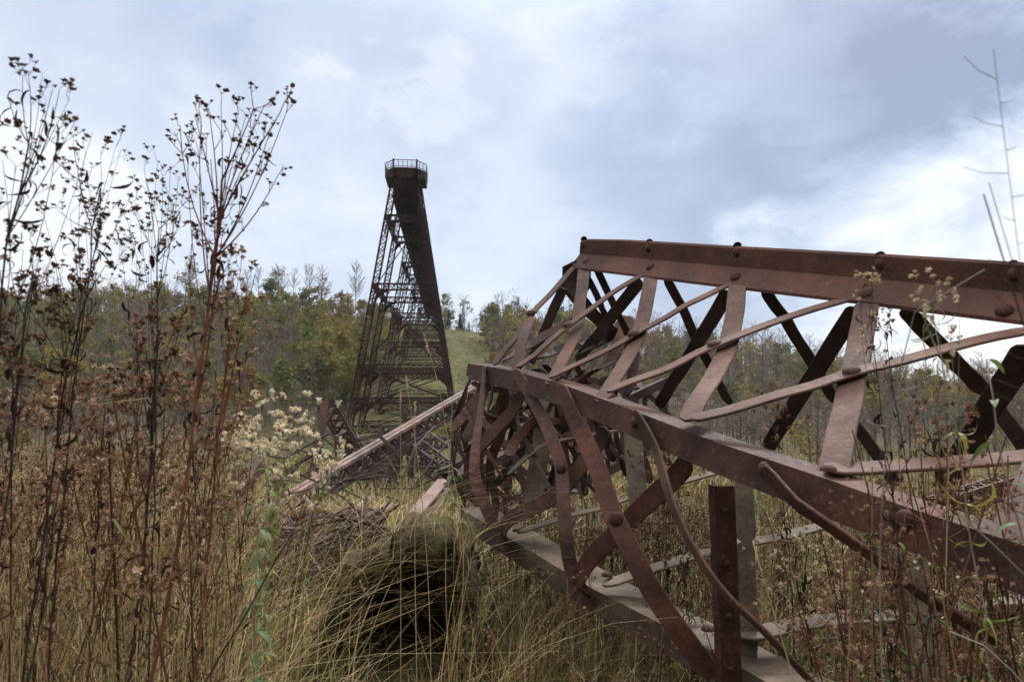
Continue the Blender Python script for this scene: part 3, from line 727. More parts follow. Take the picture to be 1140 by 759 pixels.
lattice_thing('lattice_wreckage', 'dark lattice strut sloping down right between the broken column and the broken end', P(462, 500, 18), P(540, 560, 15), .4, .4, 11, RUST_DARK, .04, .07)
lattice_thing('lattice_wreckage', 'low dark lattice strut in the grass in front of the viaduct foot', P(395, 500, 40), P(500, 492, 44), .8, .6, 14, RUST_DARK, .07, .12)

# mossy mound with a dark hollow below it
def build_mound():
    prof = [(338, 775), (346, 735), (356, 700), (372, 662), (394, 632), (425, 610), (462, 597), (492, 598), (512, 612), (526, 645), (533, 700), (536, 775)]
    zf = 4.15
    P0 = np.array([P(x, y, zf + .0) for x, y in prof])
    P0[0][2] = P0[-1][2] = min(P0[0][2], -.05)
    cen = P0.mean(0); cen[2] = 0
    base = cen.copy(); base[2] = G(base[0], base[1])
    root = thing('mossy_mound', 'low arched mound capped with moss and dead grass over a dark hollow', 'mound', base)
    seg = np.r_[0, np.cumsum(np.linalg.norm(np.diff(P0, axis=0), axis=1))]
    fine = catmull(P0, seg, np.linspace(0, seg[-1], 60))
    def arch(scale, dy, dz, jit):
        q = fine.copy(); q[:, 0] = cen[0] + (q[:, 0] - cen[0]) * scale; q[:, 2] = q[:, 2] * (scale if scale < 1 else scale) + dz; q[:, 1] += dy
        lump = np.stack([np.sin(np.arange(60) * .55 + ph) + .7 * np.sin(np.arange(60) * 1.3 + 2 * ph) + .5 * np.sin(np.arange(60) * 2.9 + ph) for ph in (.3 + dy, 1.9 + dy * 2, 4 + dy)], 1)
        return q + rng.normal(size=q.shape) * jit + lump * jit * 1.3
    rows = [arch(.62, .6, -.02, .012), arch(.70, .3, -.02, .014), arch(.79, .07, -.02, .024), arch(.97, -.02, .0, .022), arch(1.02, .06, .02, .022), arch(1.03, .4, .02, .022), arch(.98, .9, -.05, .02), arch(.8, 1.3, -.2, .02), arch(.3, 1.55, -.4, .01)]
    mb = MB(); k = 60; V = np.concatenate(rows)
    i = np.arange(len(rows) - 1)[:, None] * k; j = np.arange(k - 1)[None]
    f = np.stack([i + j, i + j + 1, i + k + j + 1, i + k + j], -1).reshape(-1, 4)
    mb.add(V, [f]); 
    m, t, b = mat_base('mossy_earth', .95, .1)
    c = ramp(t, [(.30, (.030, .020, .013)), (.45, (.075, .052, .032)), (.52, (.12, .098, .06)), (.58, (.085, .095, .026)), (.7, (.14, .15, .035))], noise(t, 7, 7, .75)); t.links.new(c, b.inputs['Base Color']); bump(t, b, noise(t, 30, 5, .7), 1, .03)
    mb.build('mossy_cap', m, root, True)
    gb = MB(); top = np.concatenate(rows[3:6]); sel = top[rng.integers(0, len(top), 150)]; sel = sel[sel[:, 2] > .25] - np.array((0, 0, .015))
    nb = len(sel); tt_ = rng.choice([.1, .3, .45, .6, .8, 1.0], nb)
    blades(gb, sel, .10 * rng.uniform(.3, 1.6, nb), .0022 * rng.uniform(.6, 1.3, nb), rng.gamma(3, .45, nb), tt_, 4)
    sel = np.concatenate(rows[2:5]); sel = sel[rng.integers(0, len(sel), 260)]; sel = sel[sel[:, 2] > .1]; nb = len(sel)
    blades(gb, sel, rng.uniform(.25, .7, nb), rng.uniform(.0012, .0028, nb), rng.gamma(6, .25, nb), np.clip(rng.normal(.7, .2, nb), 0, 1), 6)
    gb.build('grass_fringe', GRASS, root)
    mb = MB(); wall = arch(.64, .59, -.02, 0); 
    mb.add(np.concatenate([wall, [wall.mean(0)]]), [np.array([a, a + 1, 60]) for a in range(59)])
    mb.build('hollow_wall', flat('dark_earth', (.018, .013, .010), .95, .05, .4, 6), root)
# ------------------------------------------------------------------ trees
def leaf_cards(n, blobs, size, tint_c, tint_s):
    """small leaf clumps spread through several lobes of a crown"""
    b = blobs[rng.integers(0, len(blobs), n)]
    d = rng.normal(size=(n, 3)); d /= np.linalg.norm(d, axis=1)[:, None]
    p = b[:, :3] + d * (rng.random(n) ** .45)[:, None] * b[:, 3:4] * np.array((1, 1, .8))
    a = rng.normal(size=(n, 3)); a /= np.linalg.norm(a, axis=1)[:, None]
    c = np.cross(a, rng.normal(size=(n, 3))); c /= np.linalg.norm(c, axis=1)[:, None]
    s = size * (.55 + .9 * rng.random(n))[:, None]
    v = np.stack([p - a * s, p + c * s * .55, p + a * s * .9, p - c * s * .6], 1)
    f = np.arange(4 * n).reshape(-1, 4)
    return v.reshape(-1, 3), f, np.repeat(np.clip(tint_c + tint_s * rng.normal(size=n), 0, 1), 4)
def tpl_leafy(h, n, w=.28, tint=(0, .07), size=.42, low=.22):
    k = 15
    zz = low + (1 - low) * rng.random(k) ** .9
    rr = w * h * np.sqrt(rng.random(k)) * np.sin(np.clip((1.02 - zz) / (1.02 - low), 0, 1) * math.pi * .62 + .25)
    an = rng.random(k) * 6.28
    bl = np.stack([rr * np.cos(an), rr * np.sin(an), zz * h * .93, h * (.07 + .07 * rng.random(k))], 1)
    return leaf_cards(n, bl, size, tint[0], tint[1])
def tpl_conifer(h, n):
    z = rng.random(n) ** .85; an = rng.random(n) * 6.28; lv = np.floor(z * 13) / 13
    r = h * .20 * (1 - lv) * (.35 + .65 * rng.random(n)) + .05
    p = np.stack([r * np.cos(an), r * np.sin(an), h * (.08 + .92 * z) - r * .35], 1)
    o = np.stack([np.cos(an), np.sin(an), -.45 * np.ones(n)], 1); t_ = np.stack([-np.sin(an), np.cos(an), np.zeros(n)], 1)
    s = (.30 + .4 * rng.random(n))[:, None] * (1.1 - z * .7)[:, None]
    v = np.stack([p - o * s, p + t_ * s * .5, p + o * s, p - t_ * s * .5], 1)
    return v.reshape(-1, 3), np.arange(4 * n).reshape(-1, 4), np.repeat(np.clip(.02 + .05 * rng.random(n), 0, 1), 4)
def tpl_bare(h, nb=26, nt_=9, spread=.30, low=.3, thick=.013):
    mb = MB()
    lean = rng.normal(size=2) * .03 * h
    tr = np.array([(0, 0, 0), (lean[0] * .2, lean[1] * .3, h * .35), (lean[0] * .7, lean[1] * .6, h * .7), (lean[0], lean[1], h)])
    mb.tube(tr, np.array([1, .75, .42, .1]) * thick * h, 4, .35 + .3 * rng.random(), False)
    for i in range(nb):
        z = low + (1 - low) * rng.random(); p = np.array([np.interp(z * h, tr[:, 2], tr[:, c]) for c in range(3)])
        an = rng.random() * 6.28; L = h * spread * (1.15 - z * .75) * (.6 + .6 * rng.random())
        d = np.array((math.cos(an) * .75, math.sin(an) * .75, .62 + .35 * rng.random())); q = p + d * L
        mid = (p + q) / 2 + np.array((0, 0, -.06 * L))
        mb.tube([p, mid, q], np.array([.34, .22, .1]) * thick * h * (1.1 - .6 * z), 3, .5, False)
        for j in range(nt_):
            f = .25 + .75 * rng.random(); s = p + (q - p) * f; dd = nrm(d + rng.normal(size=3) * .55) * L * .33
            e_ = s + dd; wv = nrm(np.cross(dd, rng.normal(size=3))) * .022 * (h / 12)
            mb.add([s - wv, s + wv, e_], np.array([0, 1, 2]), .4 + .5 * rng.random())
    return np.concatenate(mb.v), mb.f, np.concatenate(mb.t)
LEAFY = [tpl_leafy(10, 520, w, (0, .06), .31, lo) for w, lo in ((.24, .2), (.28, .15), (.20, .25), (.30, .1))]
CONI = [tpl_conifer(11, 420) for _ in range(2)]
BARE = [tpl_bare(12) for _ in range(5)]
SPARSE = [tpl_leafy(11, 120, .22, (0, .05), .32, .3) for _ in range(3)]
def stamp(mb, tpl, pos, sc, tint=None, asp=1.0):
    v, f, t = tpl; a = random.random() * 6.28; c, s = math.cos(a), math.sin(a)
    vv = np.stack([(v[:, 0] * c - v[:, 1] * s) * sc * asp, (v[:, 0] * s + v[:, 1] * c) * sc * asp, v[:, 2] * sc], 1) + pos
    mb.add(vv, [x.copy() for x in f] if isinstance(f, list) else f.copy(), t if tint is None else np.clip(t + tint, 0, 1))

def forest():
    lf, tw, tk = MB(), MB(), MB()
    lf2, tw2 = MB(), MB()
    n = 0
    def one(x, y, hs, mix, L_, T_):
        p = np.array((x, y, G(x, y) - .2)); r = random.random(); s = hs * random.choice((.6, .8, .9, 1.0, 1.1, 1.25, 1.45))
        if r < mix[0]:                               # bare
            stamp(T_, random.choice(BARE), p, s, random.uniform(-.25, .2))
            if random.random() < .25: stamp(L_, random.choice(SPARSE), p, s, random.choice((.72, .86, .95, .6)))
        elif r < mix[0] + mix[1]:                    # conifer
            stamp(L_, random.choice(CONI), p, s * random.uniform(.6, .9), random.uniform(0, .1), 1.1)
        elif r < mix[0] + mix[1] + mix[2]:           # still green to yellow
            stamp(L_, random.choice(LEAFY), p, s, random.choice((.22, .34, .42, .46, .5, .54, .58, .64)))
            T_.tube([p, p + np.array((.1, 0, 6 * s))], np.array([.14, .07]) * s, 4, .4, False)
        else:
            stamp(L_, random.choice(LEAFY), p, s * .9, random.choice((.62, .7, .75, .82, .88, .95)))
            T_.tube([p, p + np.array((.1, 0, 6 * s))], np.array([.12, .06]) * s, 4, .5, False)
    y = 98.0
    while y < 262:
        st = 3.3 + (y - 98) * .011
        for x in np.arange(-1.2 * y, 1.15 * y, st):
            xx = x + random.uniform(-.45, .45) * st; yy = y + random.uniform(-.5, .5) * st
            px = 570 + FPX * xx / yy
            axx = -.0926 * yy - 5.537
            dx = xx - axx
            if -9 < dx < 13 + (yy - 150) * .07 and yy < 232: continue            # the cleared strip
            if yy < 112 + 6 * math.sin(xx * .1) and (random.random() < .45 or px > 330): continue
            if px < -330 or px > 1420: continue
            if dx < 0:
                if px < 150: mix = (.52, .02, .34)
                elif px < 260: mix = (.45, .04, .36)
                else: mix = (.16, .04, .60)
                if yy < 160 and px < 330: mix = (.62, .02, .2)
                hs = .88 if yy < 225 else .8
                if px > 255 and yy > 204: hs *= .62
                if px > 280 and yy > 222: continue
                one(xx, yy, hs * random.uniform(.7, 1.1), mix, lf, tw)
            else:
                if px < 700: mix = (.46, .17, .22)
                else: mix = (.74, .03, .12)
                hs = .95 if px < 660 else .85
                if px < 660 and yy > 215: hs = 1.05; mix = (.38, .30, .18)
                if yy < 150: hs *= .6; mix = (.6, .0, .22)
                if yy > 236: hs *= .8
                one(xx, yy, hs, mix, lf2, tw2)
        y += st
    for _ in range(1100):                            # tussocks and small brush over the cleared strip
        yy = random.uniform(60, 232); dx = random.gauss(6, 10); xx = -.0926 * yy - 5.537 + dx; p = np.array((xx, yy, G(xx, yy) - .1))
        stamp(lf2, random.choice(SPARSE), p, random.choice((.03, .04, .05, .07, .10, .15)), random.choice((.3, .38, .45, .5, .55, .7, .95)), 2.2)
    # low scrub between the meadow and the woods
    for _ in range(1500):
        yy = random.uniform(34, 128); px = random.uniform(-60, 1230); xx = (px - 570) / FPX * yy; dx = xx - (-.0926 * yy - 5.537)
        if -11 < dx < 17: continue
        left = dx < 0
        if left and yy < 62 and random.random() < .6: continue
        p = np.array((xx, yy, G(xx, yy) - .1)); hs = random.uniform(.16, .34) * (1 if yy < 90 else 1.3)
        r = random.random()
        if r < .72: stamp(tw if left else tw2, random.choice(BARE), p, hs, random.uniform(-.35, .05), 1.5)
        else: stamp(lf if left else lf2, random.choice(SPARSE if r < .9 else LEAFY), p, hs * .75, random.choice((.45, .6, .7, .85, .95, .98)), 1.3)
    tag(lf.build('leafy_wood', LEAF, None), 'mixed green, yellow and brown autumn wood covering the hill left of the viaduct', 'wood', kind='stuff')
    tag(tw.build('bare_wood', TWIG, None), 'bare grey trunks and branches among the wood left of the viaduct', 'wood', kind='stuff')
    tag(lf2.build('leafy_wood', LEAF, None), 'green and yellow patches of the far wood right of the viaduct', 'wood', kind='stuff')
    tag(tw2.build('bare_wood', TWIG, None), 'bare grey brown wood covering the hill right of the viaduct', 'wood', kind='stuff')
forest()

def crest_tree(name, label, px, py, d, h, bare, leaf=None, asp=1.0):
    x = (px - 570) / FPX * d; p = np.array((x, d, 0)); p[2] = G(x, d) - .2
    root = thing(name, label, 'tree', p)
    if bare:
        mb = MB(); stamp(mb, tpl_bare(h * random.uniform(1.0, 1.2), random.randint(34, 56), 20, random.uniform(.26, .42), random.uniform(.25, .5), .015), p, 1, 0, asp); mb.build('trunk', TWIG, root)
    else:
        mb = MB(); mb.tube([p, p + np.array((.1, 0, h * .5)), p + np.array((.15, .1, h * .9))], np.array([.02, .012, .003]) * h, 5, .4); mb.build('trunk', BARK, root)
    if leaf:
        mb = MB(); kind, tint, n = leaf
        stamp(mb, tpl_conifer(h, n) if kind == 'c' else tpl_leafy(h, n, .24 * asp, (0, .06), .36, .42 if bare else .2), p, 1, tint); mb.build('crown', LEAF, root)
crest_tree('tree', 'tall dense brown leaved tree on the crest just behind the reddest tall weed stalk', 208, 345, 215, 18, True, ('l', .74, 520), .8)
crest_tree('bare_tree', 'wide bare tree on the crest right of the tall red weed stalk', 272, 338, 226, 13.5, True)
crest_tree('bare_tree', 'slim bare tree just left of the russet crest tree', 286, 338, 227, 14.0, True, None, .8)
crest_tree('tree', 'russet leaved tree standing above the yellow green crest canopy', 307, 338, 224, 14.0, True, ('l', .80, 300))
crest_tree('bare_tree', 'slim bare tree just right of the russet crest tree', 324, 340, 227, 13.0, True, None, .7)
crest_tree('bare_tree', 'left tree of the close bare pair on the crest', 343, 342, 226, 14.0, True, None, .9)
crest_tree('bare_tree', 'right tree of the close bare pair on the crest', 357, 344, 226, 14.5, True, ('l', .86, 60), .85)
crest_tree('bare_tree', 'lone pale bare tree on the crest nearest to the viaduct', 394, 352, 226, 15.5, True, None, .75)
crest_tree('conifer_tree', 'small dark pointed evergreen left of the lone bare tree', 379, 350, 224, 9.5, False, ('c', .02, 700))
crest_tree('tree', 'yellow green bushy tree under the bare crest trees', 352, 352, 213, 10, False, ('l', .5, 700), 1.35)
crest_tree('tree', 'dark green bushy tree below the russet crest tree', 300, 350, 213, 10.5, False, ('l', .17, 700), 1.25)
crest_tree('tree', 'bright ochre tree beside the left leg of the viaduct', 402, 362, 205, 9, False, ('l', .68, 600), 1.1)
crest_tree('conifer_tree', 'left pointed evergreen on the ridge right of the viaduct', 499, 366, 232, 7, False, ('c', .02, 500))
crest_tree('conifer_tree', 'right pointed evergreen on the ridge right of the viaduct', 512, 367, 232, 6.2, False, ('c', .04, 500))
crest_tree('tree', 'rounded yellow bush at the right edge of the green clearing', 547, 408, 150, 4.6, False, ('l', .52, 500), 1.6)
crest_tree('tree', 'rounded olive bush below the yellow one beside the green clearing', 556, 425, 128, 4.4, False, ('l', .42, 500), 1.6)

# ------------------------------------------------------------------ grass and ground cover
def blades(mb, base, hgt, wid, lean, tint, seg=4, curl=1.0):
    n = len(base); an = rng.random(n) * 6.28
    d = np.stack([np.cos(an), np.sin(an), np.zeros(n)], 1); sd = np.stack([-np.sin(an + .6), np.cos(an + .6), np.zeros(n)], 1)
    t = np.linspace(0, 1, seg + 1)
    off = (lean * hgt)[:, None] * (t[None] ** (1.6 + curl * .5))
    z = hgt[:, None] * (t[None] - .28 * np.minimum(lean, 1.4)[:, None] * t[None] ** 2.4)
    c = base[:, None] + d[:, None] * off[:, :, None] + np.array((0, 0, 1.)) * z[:, :, None]
    w = wid[:, None] * (1 - t[None] ** 1.5 * .92)
    L = c - sd[:, None] * w[:, :, None]; Rr = c + sd[:, None] * w[:, :, None]
    V = np.stack([L, Rr], 2).reshape(-1, 3)
    i = np.arange(n)[:, None] * (2 * (seg + 1)) + np.arange(seg)[None] * 2
    f = np.stack([i, i + 1, i + 3, i + 2], -1).reshape(-1, 4)
    mb.add(V, f, np.repeat(tint, 2 * (seg + 1)))
def clumped(n, xr, yr, nc, sd):
    cx = rng.uniform(*xr, nc); cy = rng.uniform(*yr, nc); i = rng.integers(0, nc, n)
    return cx[i] + rng.normal(size=n) * sd, cy[i] + rng.normal(size=n) * sd
def hollow_free(x, y):
    """keep the opening of the hollow clear"""
    px = 570 + FPX * x / np.maximum(y, .5)
    return ~(((x > -1.25) & (x < -.15) & (y > 3.4) & (y < 5.6)) | ((px > 300) & (px < 425) & (y > 4.8) & (y < 9.5)))
build_mound()
def grass():
    mb = MB()
    # foreground turf: short tangled blades
    for n, yr, h, w in ((26000, (1.1, 4.2), .34, .0030), (26000, (4, 9), .42, .005), (16000, (9, 20), .5, .010)):
        y = rng.uniform(*yr, n); x = rng.uniform(-.9, .95, n) * y
        k = hollow_free(x, y); x, y = x[k], y[k]; n = len(x)
        b = np.stack([x, y, ground(x, y) - .02], 1)
        patch = .5 + .5 * np.sin(x * 1.3 + 1) * np.sin(y * 1.1)
        t = np.clip(rng.choice([.05, .2, .42, .6, .75, .9, 1.0], n, p=[.10, .13, .15, .12, .08, .04, .38]) + rng.normal(size=n) * .05 - .15 * patch, 0, 1)  # large dark-brown share paints the shaded gaps low in the turf
        pxx = 570 + FPX * x / np.maximum(y, .5); rr_ = rng.random(n)
        kk = ~((pxx > 535) & (y > 3.2) & (rng.random(n) < .5)); x, y, b, t, pxx, rr_ = x[kk], y[kk], b[kk], t[kk], pxx[kk], rr_[kk]; n = len(x)
        t[(pxx > 535) & (y > 2.8) & (rr_ < .5)] = 1.0; t[(pxx > 535) & (rr_ > .86)] = .12; gl = (pxx < 430) & (rr_ > .6) & (y < 9); t[gl] = rng.choice([.05, .12, .2, .3], gl.sum())  # behind the fallen leg half the blades turn dark brown, shade put into colour
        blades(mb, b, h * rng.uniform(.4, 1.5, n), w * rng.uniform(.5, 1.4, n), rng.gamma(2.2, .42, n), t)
    # tall dead grass in clumps, thickest at left
    for n, xr, yr, nc, h in ((9500, (-3.6, -.8), (1.7, 5.2), 480, 1.15), (2300, (-1.8, -.5), (1.35, 2.4), 600, 1.02), (210, (-.36, -.2), (3.1, 3.6), 8, .95), (60, (-1.2, .1), (2.9, 3.4), 30, .78), (700, (-.1, .5), (3.4, 5.2), 26, .5), (1000, (.0, 4.2), (2.7, 6), 160, .5), (5200, (-7, -1.5), (5, 10), 260, 1.0), (1700, (.3, 5), (2.4, 3.6), 120, .42)):
        x, y = clumped(n, xr, yr, nc, .07); pxx = 570 + FPX * x / np.maximum(y, .5); k = (y > 1.3) & hollow_free(x, y) & ~((pxx > 270) & (pxx < 480) & (rng.random(n) < .8) & (h > .6) & (n > 500)); x, y = x[k], y[k]; n = len(x)
        b = np.stack([x, y, ground(x, y) - .02], 1)
        t = np.clip(rng.normal(.68, .18, n), 0, .93); t[rng.random(n) < .36] = 1.0; t[rng.random(n) < .13] = .15
        blades(mb, b, h * rng.uniform(.5, 1.35, n), rng.uniform(.0010, .0030, n), rng.gamma(1.6, .28, n), t, 5)
    # valley floor and cleared slope
    for n, yr, h, w in ((15000, (18, 45), .55, .03), (12000, (45, 100), .35, .06)):
        y = rng.uniform(*yr, n); ax = -.0926 * y - 5.537
        x = np.where(rng.random(n) < .75, ax + 6 + rng.normal(size=n) * 12, rng.uniform(-.8, .8, n) * y)
        b = np.stack([x, y, ground(x, y) - .02], 1)
        px = 570 + FPX * x / y
        t = np.clip(rng.normal(.25, .16, n) + .2 * (px > 545) + .15 * (px < 330), 0, .8); t[rng.random(n) < .10 + .2 * (px > 545)] = 1.0
        blades(mb, b, h * rng.uniform(.3, 1.1, n), w * rng.uniform(.5, 1.2, n), rng.gamma(2, .3, n), t, 2)
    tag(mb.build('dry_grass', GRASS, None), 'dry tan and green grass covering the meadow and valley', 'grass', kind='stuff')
grass()

# ------------------------------------------------------------------ weeds
def star_head(n=9, r=.006, cup=.5, wide=.42):
    """a dry seed head: a cup of narrow bracts around a small knob"""
    v, f = [], []
    for i in range(n):
        a = i / n * 6.28 + random.uniform(-.25, .25); l = r * random.uniform(.75, 1.25); up = cup + random.uniform(-.35, .35)
        d = np.array((math.cos(a), math.sin(a), up)); d /= np.linalg.norm(d); s = np.array((-math.sin(a), math.cos(a), 0)) * l * wide
        k = len(v); v += [np.zeros(3), d * l * .6 + s, d * l, d * l * .6 - s]; f.append([k, k + 1, k + 2, k + 3])
    k = len(v); q = r * .38
    v += [np.array(p) * q for p in ((1, 0, 0), (0, 1, 0), (-1, 0, 0), (0, -1, 0), (0, 0, 1.1), (0, 0, -1.6))]
    tr = [[k, k + 1, k + 4], [k + 1, k + 2, k + 4], [k + 2, k + 3, k + 4], [k + 3, k, k + 4], [k + 1, k, k + 5], [k + 2, k + 1, k + 5], [k + 3, k + 2, k + 5], [k, k + 3, k + 5]]
    return np.array(v), [np.array(f), np.array(tr)]
HEADS = [star_head(9) for _ in range(6)]
def fluff_head(n=20, r=.0058):
    v, f = [], []
    for i in range(n):
        d = nrm(rng.normal(size=3) + np.array((0, 0, .35))); l = r * random.uniform(.6, 1.1); s_ = nrm(np.cross(d, rng.normal(size=3))) * l * .17
        k = len(v); v += [d * l * .1, d * l * .75 + s_, d * l, d * l * .75 - s_]; f.append([k, k + 1, k + 2, k + 3])
    k = len(v); q = r * .42
    v += [np.array(p) * q for p in ((1, 0, 0), (0, 1, 0), (-1, 0, 0), (0, -1, 0), (0, 0, 1.), (0, 0, -1.6))]
    tr = [[k, k + 1, k + 4], [k + 1, k + 2, k + 4], [k + 2, k + 3, k + 4], [k + 3, k, k + 4], [k + 1, k, k + 5], [k + 2, k + 1, k + 5], [k + 3, k + 2, k + 5], [k, k + 3, k + 5]]
    return np.array(v), [np.array(f), np.array(tr)]
FLUFF = [fluff_head() for _ in range(8)]
def rand_rot():
    q = rng.normal(size=4); q /= np.linalg.norm(q); return np.array(Matrix.Rotation(0, 3, 'X')) if q is None else np.array(__import__('mathutils').Quaternion(q).to_matrix())
def head(mb, p, size=1.0, tint=.5, lib=HEADS, up=True):
    v, f = random.choice(lib)
    if up:
        a = random.random() * 6.28; c, s = math.cos(a), math.sin(a); R_ = np.array(((c, -s, 0), (s, c, 0), (0, 0, 1.))); 
        tl = random.uniform(-.6, .6); R_ = np.array(((1, 0, 0), (0, math.cos(tl), -math.sin(tl)), (0, math.sin(tl), math.cos(tl)))) @ R_
    else: R_ = rand_rot()
    mb.add(v @ R_.T * size + p, [x.copy() for x in f], tint)
def dead_leaf(mb, p, L=.07, w=.010, tint=.3, droop=1.0):
    """shrivelled leaf hanging and curling from the stem"""
    a = random.random() * 6.28; d = np.array((math.cos(a), math.sin(a), .2)); pos = np.array(p, float); pts = [pos.copy()]
    L *= 1.25; w *= random.uniform(.28, .55); ang = random.uniform(-.2, .7); n = 8; tw = random.uniform(-1.6, 1.6)
    sgn = random.choice((1, 1, -1))
    for i in range(n):
        dd = np.array((d[0] * math.cos(ang), d[1] * math.cos(ang), -math.sin(ang))); pos = pos + dd * L / n; pts.append(pos.copy()); ang += sgn * random.uniform(.0, .6) * droop; d = np.array((d[0] + random.gauss(0, .18), d[1] + random.gauss(0, .18), .2))
    pts = np.array(pts); sd = np.array((-d[1], d[0], 0)); t = np.linspace(0, 1, n + 1)
    ws = w * np.sin(np.clip(t * .93 + .08, 0, 1) * math.pi) * (.75 + .5 * rng.random(n + 1)) + .0005
    s2 = np.stack([sd * math.cos(tw * k) + np.array((0, 0, 1)) * math.sin(tw * k) for k in t * 2], 0)
    V = np.stack([pts - s2 * ws[:, None], pts + np.array((0, 0, -.4)) * ws[:, None], pts + s2 * ws[:, None]], 1).reshape(-1, 3)
    i = np.arange(n) * 3
    f = np.concatenate([np.stack([i, i + 1, i + 4, i + 3], -1), np.stack([i + 1, i + 2, i + 5, i + 4], -1)])
    mb.add(V, f, np.clip(tint + random.uniform(-.25, .25), 0, 1))
def curve(p, q, sag, n=5):
    t = np.linspace(0, 1, n)[:, None]; p = np.asarray(p); q = np.asarray(q)
    return p + (q - p) * t + np.asarray(sag) * (4 * t * (1 - t)) * .5
def corymb(ms, mh, node, tips, r0=.0022, sub=4, ped=4, hs=1.0, tint=(.1, .5), lib=HEADS, size=.05, extra_leaf=None, hmin=0):
    """rays fanning from node to each tip, each splitting into stalklets that end in heads"""
    for tp in tips:
        ln = np.linalg.norm(tp - node); c = curve(node, tp, np.array((random.uniform(-.05, .05), random.uniform(-.05, .05), -.04)) * ln * 2, 6)
        ms.tube(c, np.linspace(r0, r0 * .4, 6), 4, .5, False)
        if extra_leaf is not None:
            for _ in range(2): dead_leaf(extra_leaf, c[random.randint(1, 4)], random.uniform(.025, .05), .006, .2)
        for k in range(sub):
            b = c[random.randint(2, 5)]; d = nrm(nrm(tp - node) + rng.normal(size=3) * .55 + np.array((0, 0, .5)))
            e_ = b + d * size * random.uniform(.6, 1.4)
            ms.tube([b, (b + e_) / 2 + rng.normal(size=3) * .003, e_], np.array([r0 * .45, r0 * .35, r0 * .28]), 3, .5, False)
            for j in range(ped):
                d2 = nrm(d + rng.normal(size=3) * .7 + np.array((0, 0, .3))); f_ = b + (e_ - b) * random.uniform(.5, 1); g = f_ + d2 * size * random.uniform(.2, .55)
                ms.tube([f_, g], np.array([r0 * .3, r0 * .22]), 3, .5, False)
                head(mh, g, hs * random.uniform(.7, 1.3), random.uniform(*tint), lib)
def fan_tips(cx, cy, rx, ry, d, n, dd=.12):
    """n tip points spread over an umbrella-shaped top centred on photo pixel (cx, cy)"""
    out_ = []
    for i in range(n):
        u = -1 + 2 * (i + .5) / n + random.uniform(-.1, .1)
        out_.append(P(cx + rx * u, cy + ry * (u * u * .8 - .4) + random.uniform(-.4, .5) * ry, d + random.uniform(-dd, dd)))
    return out_
def weed(name, label, stem, d, r, tops, stem_mat=STEM_DARK, head_mat=PUFF, lib=HEADS, leaves=18, leaf=(.07, .010), hs=1.0, tint=(.05, .5), leaf_from=0.0, leaf_to=.85, cat='weed', group=None, sub=4, ped=4, size=.05, leaf_mat=None, leaf_tint=.3, d_top=None):
    """stem: photo pixels from low to high; tops: (node pixel, centre pixel, rx, ry, rays)"""
    s = np.asarray(stem, float); dt = d if d_top is None else d_top
    pts = np.array([P(x, y, d + (dt - d) * i / (len(s) - 1)) for i, (x, y) in enumerate(s)])
    g = pts[0] + (pts[0] - pts[1]) * .25; gz = G(g[0], g[1]) - .03
    if pts[0][2] > gz: 
        g = np.array((pts[0][0] + (pts[0][0] - pts[1][0]) * .3, pts[0][1] + .05, gz)); pts = np.vstack([g, pts])
    seg = np.r_[0, np.cumsum(np.linalg.norm(np.diff(pts, axis=0), axis=1))]
    c = catmull(pts, seg, np.linspace(0, seg[-1], 26)); c[1:-1] += rng.normal(size=(24, 3)) * .0025
    root = thing(name, label, cat, c[0], group)
    ms, ml, clusters = MB(), MB(), []
    ms.tube(c, np.linspace(r, r * .38, 26), 6, .5)
    for (node, cen, rx, ry, n) in tops:
        mh = MB(); clusters.append(mh)
        nz_ = int(np.argmin([np.linalg.norm(P(node[0], node[1], dt) - q) for q in c])) if node else -1
        for tip_ in fan_tips(cen[0], cen[1], rx, ry, dt, n): corymb(ms, mh, c[max(4, nz_ - random.choice((0, 0, 1, 1, 2, 3, 4)))], [tip_], r * random.uniform(.26, .42), sub, ped, hs, tint, lib, size, ml)
    for _ in range(int(leaves * 1.7)):
        i = int(26 * (leaf_from + (leaf_to - leaf_from) * random.random())); dead_leaf(ml, c[min(i, 25)], leaf[0] * random.uniform(.6, 1.3), leaf[1] * random.uniform(.6, 1.2), leaf_tint)
    ms.build('stem', stem_mat, root, True)
    for mh in clusters: mh.build('seed_cluster', head_mat, root)
    if ml.n: ml.build('leaves', leaf_mat or DEAD_LEAF, root)
    return root

weed('ironweed', 'tallest dead weed with thick red stem and wide umbrella top against the sky', [(167, 765), (195, 620), (213, 490), (226, 390), (237, 300), (243, 240), (247, 200)], 1.6, .0072,
     [((246, 215), (262, 130), 66, 34, 11), ((240, 290), (222, 185), 20, 30, 3), ((243, 250), (292, 180), 24, 30, 3), ((238, 300), (230, 270), 25, 12, 3)], STEM_RED, PUFF, HEADS, 40, (.045, .0065), 1.0, (.0, .35), .45, .97, size=.042, sub=4, ped=3)
weed('ironweed', 'shorter red stalk with pale seed heads just right of the tallest red stalk', [(216, 765), (232, 612), (242, 500), (252, 410), (262, 350)], 1.75, .0058,
     [((258, 370), (266, 305), 24, 26, 5), ((252, 410), (280, 350), 18, 20, 3)], STEM_RED, PUFF, HEADS, 34, (.038, .0065), 1.5, (.5, 1), .25, .9, size=.045)
weed('dead_aster', 'big branching weed at the left edge, tops reaching highest on that side', [(-25, 620), (-4, 400), (6, 290), (20, 215), (32, 160)], 1.25, .0038,
     [((32, 160), (28, 98), 40, 38, 6), ((20, 215), (85, 140), 28, 16, 3), ((14, 245), (3, 200), 20, 30, 3), ((26, 180), (64, 110), 18, 22, 3)], STEM_DARK, PUFF, HEADS, 22, (.030, .005), 1.0, (.05, .6), .3, .95, size=.034, sub=3, ped=3)
